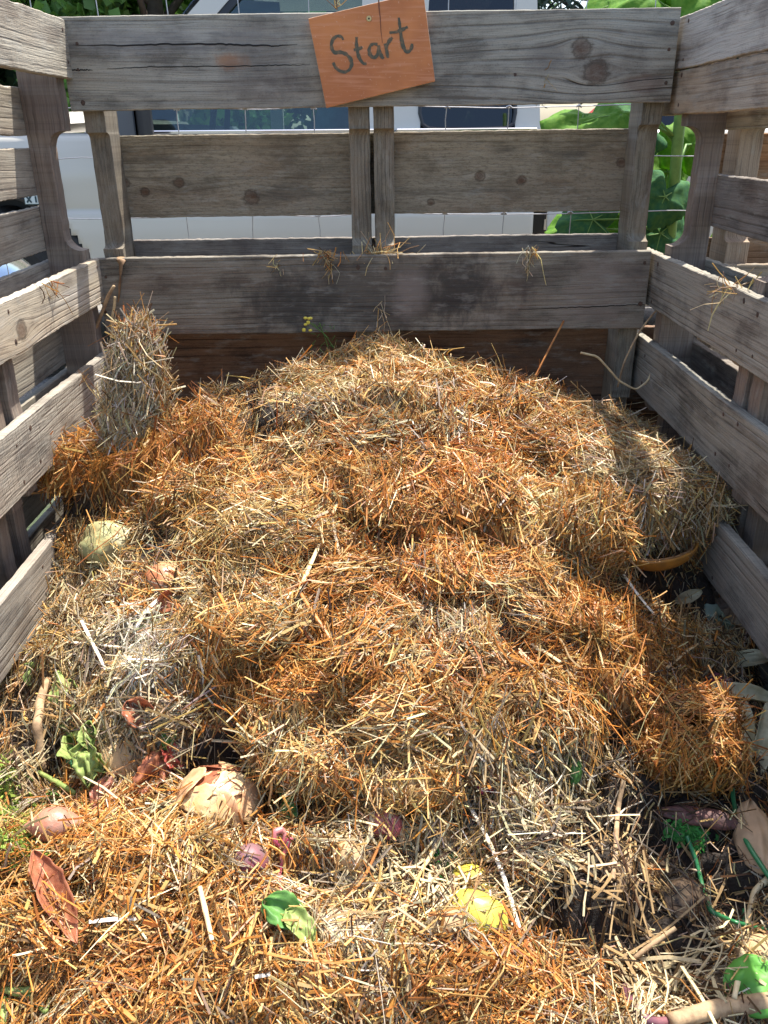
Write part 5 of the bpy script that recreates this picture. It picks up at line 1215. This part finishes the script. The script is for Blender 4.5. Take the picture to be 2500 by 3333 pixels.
# pillars (lean inward with height)
def pil(pts, th=.035, name='pillar', y0=.045, lean=.22, mat_=None, par=None):
    """pts: polygon (x,z) ; extruded along y; y = y0+lean*(z-1)"""
    m = MB(); n = len(pts); V = [(a, y0+lean*(c-1.0), c) for a, c in pts]+[(a, y0+lean*(c-1.0)+th, c) for a, c in pts]
    m.add(V, [tuple(range(n)), tuple(range(2*n-1, n-1, -1))]+[(i, i+n, (i+1) % n+n, (i+1) % n) for i in range(n)]); return m.build(name, mat_ or paint, par or TR)
def zz(py, y=TY+.1): return at_y(1250, py, y)[2]
xa0 = X(345); xa1 = -.62
ZT = 1.50
pil([(xa0-.10, 1.0), (xa0+.02, 1.0), (xa1+.08, ZT), (xa1-.03, ZT)], name='windshield_pillar')
pil([(xa0+.02, 1.0), (xa0+.06, 1.0), (xa1+.12, ZT), (xa1+.08, ZT)], name='window_seal', mat_=blackm, y0=.05)
pil([(X(1172), 1.0), (X(1300), 1.0), (X(1300)+.0, 1.0), (X(1368), 1.0), (X(1400), ZT), (X(1185), ZT)], name='pillar')
pil([(X(1682), 1.0), (X(1765), 1.0), (X(1740), ZT), (X(1668), ZT)], name='pillar')
pil([(xa1-.06, ZT), (X(1745), ZT), (X(1700), ZT+.10), (xa1+.1, ZT+.10)], name='roof_rail', lean=.3)
m = MB(); V = []
for i in range(15):
    q = i/14; xx = xa1-.02+(X(1720)-xa1)*q
    for j in range(11):
        r_ = j/10; V.append((xx, .16+r_*1.36, ZT+.08+.07*math.sin(math.pi*r_)**.6*math.sin(math.pi*min(q*1.2+.15, 1)) ** .4))
m.add(V, [(i*11+j, (i+1)*11+j, (i+1)*11+j+1, i*11+j+1) for i in range(14) for j in range(10)]); m.build('roof', paint, TR, True)
# glass
pil([(xa0+.05, 1.0), (X(1175), 1.0), (X(1187), ZT), (xa1+.11, ZT)], th=.004, name='side_window', y0=.06, mat_=glass)
pil([(X(1366), 1.0), (X(1684), 1.0), (X(1670), ZT), (X(1398), ZT)], th=.004, name='rear_side_window', y0=.06, mat_=dglass)
def arc_frame():
    m = MB(); pts = []
    for (a, c) in [(X(1372), 1.3), (X(1368), 1.06), (X(1378), 1.02), (X(1400), 1.005), (X(1650), 1.005), (X(1675), 1.02), (X(1681), 1.06), (X(1672), 1.3)]: pts.append((a, .045+.22*(c-1), c))
    m.tube(pts, .008, 6); m.build('window_seal', blackm, TR)
arc_frame()
# far side pillars + windows open, windshield
for a, b_ in ((-.62, -.55), (.0, .12), (.52, .62)):
    m = MB(); m.box((a, 1.58, 1.0), (b_, 1.62, ZT)); m.build('pillar', paint, TR)
m = MB(); m.add([(xa0-.02, .1, 1.06), (xa1-.02, .2, ZT+.06), (xa1-.02, 1.5, ZT+.06), (xa0-.02, 1.6, 1.06)], [(0, 1, 2, 3)]); o_ = m.build('windshield', glass, TR)
md = o_.modifiers.new('t', 'SOLIDIFY'); md.thickness = .005
m = MB(); m.box((xa0, .12, .80), (xa0+.30, 1.55, 1.03), .03); m.build('dashboard', intm, TR)
m = MB(); c = (xa0+.36, .50, 1.03); m.tube([(c[0]+.06*math.cos(t)*.5, c[1]+.18*math.sin(t), c[2]+.17*math.cos(t)) for t in np.linspace(0, 2*math.pi, 25)], .014, 8); m.build('steering_wheel', blackm, TR)
for yy in (.22, .95):
    s_ = empty('seat', (X(960), yy, 0)); s_.parent = TR
    m = MB(); m.box((-.45, 0, .62), (.05, .48, .76), .05); m.build('cushion', seatm, s_)
    m = MB(); V0 = MB(); m.tube([(.02, .24, .7), (.08, .24, .9), (.14, .24, 1.12), (.17, .24, 1.22)], [.17, .2, .19, .13], 14, flat=.35); m.build('backrest', seatm, s_, True)
    m = MB(); m.tube([(.16, .13, 1.32), (.17, .24, 1.33), (.16, .35, 1.32)], [.05, .07, .05], 10); m.build('headrest', seatm, s_, True)
m = MB(); m.box((X(1330), .15, .5), (X(1745), 1.55, 1.02), .03); m.build('rear_bench', intm, TR)
m = MB(); m.box((X(1700), .15, 1.0), (X(1745), 1.55, ZT+.02)); m.build('cab_back', intm, TR)
# mirror
MIo = empty('side_mirror', (X(430, 395, TY-.12), -.12, zz(395, TY-.12))); MIo.parent = TR
m = MB(); m.box((-.11, -.05, -.085), (.075, .05, .10), .03); mo_ = m.build('housing', blackm, MIo); bv = mo_.modifiers.new('b', 'BEVEL'); bv.width = .02; bv.segments = 3
m = MB(); m.box((-.10, -.056, -.07), (.03, -.051, .085), .01); m.build('shell', simple('blue_silver_shell', (.09, .10, .12), .15), MIo)
m = MB(); m.tube([(.0, .04, -.06), (-.02, .14, -.06)], .02, 8); m.build('arm', blackm, MIo)
# interior mirror / visor
m = MB(); m.tube([(X(720), .35, 1.46), (X(800), .36, 1.445), (X(900), .37, 1.45)], [.03, .04, .03], 10); m.build('sun_visor', simple('grey_visor', (.28, .27, .26), .7), TR, True)
# wheels
def wheel(xc):
    w_ = empty('wheel', (xc, .04, .365)); w_.parent = TR
    m = MB(); N_ = 72; rr = [(.20, -.0), (.25, -.02), (.33, -.018), (.355, .0), (.36, .04), (.36, .16), (.34, .2), (.2, .2)]; V = []
    for i in range(N_):
        a = 2*math.pi*i/N_
        for k, (r, yo) in enumerate(rr):
            r2 = r-(.010 if (i % 3 == 0 and k in (3, 4, 5)) else 0); V.append((r2*math.cos(a), yo, r2*math.sin(a)))
    n = len(rr); m.add(V, [(i*n+k, i*n+k+1, ((i+1) % N_)*n+k+1, ((i+1) % N_)*n+k) for i in range(N_) for k in range(n-1)]); m.build('tyre', rubber, w_)
    m = MB(); V = []
    for i in range(40):
        a = 2*math.pi*i/40
        for (r, yo) in ((.205, .0), (.19, .03), (.17, .035), (.06, .02), (.05, .0), (.001, .0)): V.append((r*math.cos(a), yo, r*math.sin(a)))
    m.add(V, [(i*6+k, i*6+k+1, ((i+1) % 40)*6+k+1, ((i+1) % 40)*6+k) for i in range(40) for k in range(5)]); m.build('rim', chrome, w_, True)
wheel(wxf); wheel(wxr)
for xc in (wxf, wxr):
    m = MB(); m.tube([(xc+.43*math.cos(t), .02, .37+.43*math.sin(t)) for t in np.linspace(.1, math.pi-.1, 24)], .018, 8); m.build('wheel_arch', blackm, TR)
    m = MB(); m.box((xc-.42, .22, .38), (xc+.42, 1.5, .80)); m.build('wheel_well', blackm, TR)
# badge on the fender (white plate with a dark frame and letters)
bp0, bp1 = at_y(78, 641, TY-.02), at_y(168, 612, TY-.02)
BG = empty('badge', (bp0[0], -.024, bp0[2]-.03)); BG.parent = TR
bw_ = .13
m = MB(); m.box((0, 0, 0), (bw_, .004, .085), .001); m.build('plate', simple('badge_dark', (.05, .08, .08), .4), BG)
m = MB(); m.box((.004, -.002, .004), (bw_-.004, .0, .037)); m.box((.004, -.002, .042), (bw_-.004, .0, .081)); m.build('face', simple('badge_white', (.6, .66, .64), .4), BG)
def letters(strs, par, mat_, x0, z0, h, dx, wd):
    m = MB()
    G = {'X': [((0, 0), (1, 1)), ((0, 1), (1, 0))], 'I': [((.5, 0), (.5, 1))], 'T': [((0, 1), (1, 1)), ((.5, 0), (.5, 1))], 'L': [((0, 1), (0, 0)), ((0, 0), (1, 0))], 'N': [((0, 0), (0, 1)), ((0, 1), (1, 0)), ((1, 0), (1, 1))], 'K': [((0, 0), (0, 1)), ((1, 1), (0, .5)), ((0, .5), (1, 0))]}
    xx = x0
    for k, ch in enumerate(strs):
        for (p, q) in G.get(ch, []):
            a = np.array([xx+p[0]*h*.75, z0+p[1]*h]); b_ = np.array([xx+q[0]*h*.75, z0+q[1]*h]); d = b_-a; d /= np.linalg.norm(d); nrm = np.array([-d[1], d[0]])*wd
            V = [(a-nrm), (b_-nrm), (b_+nrm), (a+nrm)]; yb = -.0035-.0004*(len(m.v)/4 % 3)
            m.add([(v[0], yb, v[1]) for v in V], [(0, 1, 2, 3)])
        xx += dx
    m.build('lettering', mat_, par)
letters('XI', BG, simple('badge_letters', (.02, .05, .06), .5), .012, .009, .024, .028, .0035)
letters('TN', BG, simple('badge_letters', (.02, .05, .06), .5), .03, .047, .028, .045, .0035)
# red car behind right
RC = empty('red_car', (2.6, 5.3, 0)); tag(RC, 'red parked car partly visible behind the truck bed at right', 'car')
redp = simple('red_paint', (.45, .05, .05), .25)
m = MB(); V = []
pr = [(-1.9, .35), (-1.95, .7), (-1.6, .85), (-.9, .92), (-.35, 1.38), (.7, 1.42), (1.3, 1.0), (1.9, .95), (2.0, .5), (1.9, .35)]
for yy, k in ((0, 1), (.15, 1.0), (1.5, 1.0), (1.65, 1)): V += [(a, yy+(.15 if (c > 1 and yy == 0) else (-.15 if (c > 1 and yy == 1.65) else 0)), c) for a, c in pr]
n = len(pr); m.add(V, [tuple(range(n)), tuple(range(4*n-1, 3*n-1, -1))]+[(r*n+i, (r+1)*n+i, (r+1)*n+(i+1) % n, r*n+(i+1) % n) for r in range(3) for i in range(n)]); m.build('body', redp, RC)
for (a, b_, c_, d_) in ((-.75, .1, -.32, .1), (.22, 1.1, .22, .68)):
    m = MB(); m.add([(a, -.006+.0, .96), (b_, -.006, .96), (d_, .135, 1.33), (c_, .135, 1.33)], [(0, 1, 2, 3)]); m.build('window', dglass, RC)
for a in (-1.25, 1.25):
    m = MB(); m.tube([(a, -.03, .32), (a, .18, .32)], .32, 28); m.build('wheel', rubber, RC, False)

# ================================================================ HOLLYHOCKS
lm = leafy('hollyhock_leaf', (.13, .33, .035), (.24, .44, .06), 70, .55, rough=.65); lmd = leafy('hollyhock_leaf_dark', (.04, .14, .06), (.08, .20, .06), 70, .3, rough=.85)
stm = leafy('hollyhock_stem', (.22, .38, .10), (.16, .30, .08), 40, .15)
def bigleaf(parent, c, d, n, S, mat_, seed):
    dx, dy, dz = frame(n, d); nr, na = 12, 56; V = [np.zeros(3)]
    for i in range(1, nr+1):
        for k in range(na):
            a = 2*math.pi*k/na; notch_ = 1-.55*math.exp(-((a-math.pi)/.28)**2)
            r = S*.5*notch_*(1+.05*math.cos(a*5)+.02*math.sin(a*19+seed)+.14*float(vnoise(a*2, seed))+.04*float(vnoise(a*9, seed)))*i/nr
            X_ = r*math.cos(a); Y_ = r*math.sin(a)
            q = i/nr; Z_ = -.22*S*q*q+.03*S*math.cos(a*5)*q+.07*S*float(fbm(X_*22, Y_*22, seed, seed, 3))
            V.append(X_*dx+Y_*dy+Z_*dz)
    Fc = [(0, 1+k, 1+(k+1) % na) for k in range(na)]
    for i in range(nr-1):
        b0 = 1+i*na; b1 = b0+na
        for k in range(na): Fc.append((b0+k, b1+k, b1+(k+1) % na, b0+(k+1) % na))
    o = mesh_np('leaf', np.array(V), Fc, mat_, parent, True, loc=tuple(c)); md = o.modifiers.new('t', 'SOLIDIFY'); md.thickness = .0008
    mv = MB()
    for k in range(5):
        a = 2*math.pi*k/5
        mv.tube([(0*dx+.0008*dz), (dx*math.cos(a)+dy*math.sin(a))*S*.23-dz*(.22*S*.22-.0012), (dx*math.cos(a)+dy*math.sin(a))*S*.42-dz*(.22*S*.68-.0022)], [.0016, .0011, .0005], 4)
    mv.build('vein', stm, o)
    return o
def hollyhock(label, base, top, r0, leaves, seed):
    H = empty('hollyhock', (base[0], base[1], 0)); tag(H, label, 'hollyhock', 'hollyhocks beside the bin')
    b0 = np.array([base[0], base[1], 0]); tp = np.array(top)-b0
    m = MB(); m.tube([tp*t+np.array([.012*math.sin(t*5+seed), 0, 0]) for t in np.linspace(0, 1, 14)], list(np.linspace(r0*1.15, r0*.75, 14)), 12); m.build('stem', stm, H, True)
    for i, (px, py, y, S, md_, d, n) in enumerate(leaves):
        c = at_y(px, py, y)-b0; zt = np.clip(c[2]-.06, 0, tp[2]); at = tp*(zt/tp[2])
        mm = MB(); mm.tube([at, (at+c)/2+np.array([0, 0, .03]), c], [.004, .003, .0025], 6); mm.build('leaf_stalk', stm, H, True)
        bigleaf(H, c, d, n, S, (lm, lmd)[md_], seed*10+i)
cam_n = (0, -1, .5)
p1 = at_y(2200, 400, .36); p0_ = at_y(2212, 700, .36)
hollyhock('tall green hollyhock with broad leaves behind the right back corner', (p0_[0], .36), (p1[0], .36, 1.75), .015,
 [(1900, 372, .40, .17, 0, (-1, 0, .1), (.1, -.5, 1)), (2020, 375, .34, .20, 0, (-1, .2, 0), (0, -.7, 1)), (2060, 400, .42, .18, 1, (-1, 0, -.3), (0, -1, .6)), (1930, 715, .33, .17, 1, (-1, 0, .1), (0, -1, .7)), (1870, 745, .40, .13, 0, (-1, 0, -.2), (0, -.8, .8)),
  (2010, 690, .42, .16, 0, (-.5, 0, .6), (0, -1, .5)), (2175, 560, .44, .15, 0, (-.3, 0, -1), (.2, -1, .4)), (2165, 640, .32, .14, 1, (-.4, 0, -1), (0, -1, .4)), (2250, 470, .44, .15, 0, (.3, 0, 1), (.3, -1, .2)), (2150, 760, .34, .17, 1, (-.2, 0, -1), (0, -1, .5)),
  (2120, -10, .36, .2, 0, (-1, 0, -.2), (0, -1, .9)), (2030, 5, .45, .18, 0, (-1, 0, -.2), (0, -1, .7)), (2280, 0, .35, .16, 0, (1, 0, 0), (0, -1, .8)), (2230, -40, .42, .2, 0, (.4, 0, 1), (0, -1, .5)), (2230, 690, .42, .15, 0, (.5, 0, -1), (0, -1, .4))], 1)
p1 = at_y(2385, 430, .30); p0_ = at_y(2370, 620, .30)
hollyhock('second hollyhock stem standing between the right wall and the neighbouring pallet', (p0_[0], .30), (p1[0]+.02, .30, 1.55), .014,
 [(2440, -20, .35, .16, 0, (1, 0, .3), (0, -1, .6)), (2330, 800, .33, .10, 0, (.3, 0, -1), (0, -1, .6)), (2320, -30, .3, .15, 0, (-1, 0, .3), (0, -1, .6))], 2)

# ================================================================ TREES
barkm = simple('tree_bark', (.09, .07, .055), .9, noise=.5, nscale=20, bump=.01)
def tree(name, label, x, y, h, cr, ch, n, ls, cols_, seed, conifer=False, zb=None, group='trees beyond the parking area'):
    T_ = empty(name, (x, y, 0)); tag(T_, label, 'tree', group); rr = np.random.default_rng(seed)
    m = MB(); m.tube([(0, 0, -.1), (.05, .02, h*.4), (0, .05, h*.9)], [.16*h/5, .12*h/5, .03], 9)
    zc_ = h-ch/2 if zb is None else zb
    lim = []
    for i in range(9):
        a = i*2.4; z0_ = h*.25+i*h*.07; e_ = (cr*.7*math.cos(a), cr*.7*math.sin(a), z0_+cr*.5); m.tube([(0, 0, z0_), (e_[0]*.5, e_[1]*.5, (z0_+e_[2])/2+.1), e_], [.05, .035, .012], 6)
    m.build('trunk', barkm, T_, True)
    # leaf clumps
    K = 46; C = rr.normal(0, 1, (K, 3)); C = C/np.linalg.norm(C, axis=1, keepdims=True)*rr.uniform(.35, 1, (K, 1))**.6
    if conifer:
        zz_ = rr.uniform(-1, 1, K); rad = (1-(zz_+1)/2)*.95+.08; an = rr.uniform(0, 6.28, K); C = np.stack([rad*np.cos(an), rad*np.sin(an), zz_], 1)
    C = C*np.array([cr, cr, ch/2])+np.array([0, 0, zc_])
    k = rr.integers(0, K, n); off = rr.normal(0, 1, (n, 3)); off = off/np.linalg.norm(off, axis=1, keepdims=True)*rr.uniform(.3, 1, (n, 1))*cr*.30
    P = C[k]+off; D = norm(rr.normal(0, 1, (n, 3))+np.array([0, 0, -.3])); S = norm(np.cross(D, rr.normal(0, 1, (n, 3)))); sz = ls*rr.uniform(.6, 1.4, (n, 1)); asp = .12 if conifer else .5
    V = np.stack([P, P+D*sz*.5+S*sz*asp, P+D*sz, P+D*sz*.5-S*sz*asp], 1).reshape(-1, 3); Fq = np.arange(4*n).reshape(n, 4)
    cb = np.array(cols_)[rr.integers(0, len(cols_), K)][k]*rr.uniform(.7, 1.3, (n, 1)); Cc = np.repeat(cb, 4, 0)
    mesh_np('crown', V, Fq, LEAFM, T_, False, cols=Cc)
s = NT('tree_leaves'); a_ = s.n('ShaderNodeAttribute', attribute_name='col'); b__ = s.bsdf(a_.outputs[0], .5); t__ = s.n('ShaderNodeBsdfTranslucent'); s.lk(a_.outputs[0], t__.inputs[0]); mx = s.n('ShaderNodeMixShader'); mx.inputs[0].default_value = .35
s.t.links.new(b__, mx.inputs[1]); s.t.links.new(t__.outputs[0], mx.inputs[2]); LEAFM = s.fin(mx.outputs[0])
tree('dark_tree', 'dark green dense tree beyond the left back corner', -4.6, 9.0, 5.0, 2.2, 4.4, 16000, .14, [(.025, .06, .02), (.03, .075, .03), (.05, .10, .03)], 1)
tree('broadleaf_tree', 'bright sunlit green tree left of the truck cab', -2.35, 8.0, 4.2, 1.5, 3.9, 18000, .12, [(.12, .26, .04), (.09, .2, .035), (.16, .32, .06), (.05, .12, .03)], 2)
tree('broadleaf_tree', 'green tree seen through the truck cab windows', .0, 11.5, 4.6, 2.2, 4.4, 14000, .14, [(.10, .22, .04), (.07, .16, .03), (.14, .28, .05)], 3)
tree('conifer_tree', 'blue green conifer with drooping branches above the top board at right', 2.9, 9.5, 5.6, 1.7, 4.6, 16000, .16, [(.03, .07, .045), (.05, .10, .07)], 4, True, zb=3.4)
tree('broadleaf_tree', 'dark leafy tree beyond the right side of the bin', 5.6, 10.5, 5.0, 2.0, 4.6, 12000, .14, [(.04, .10, .03), (.06, .14, .04)], 5)
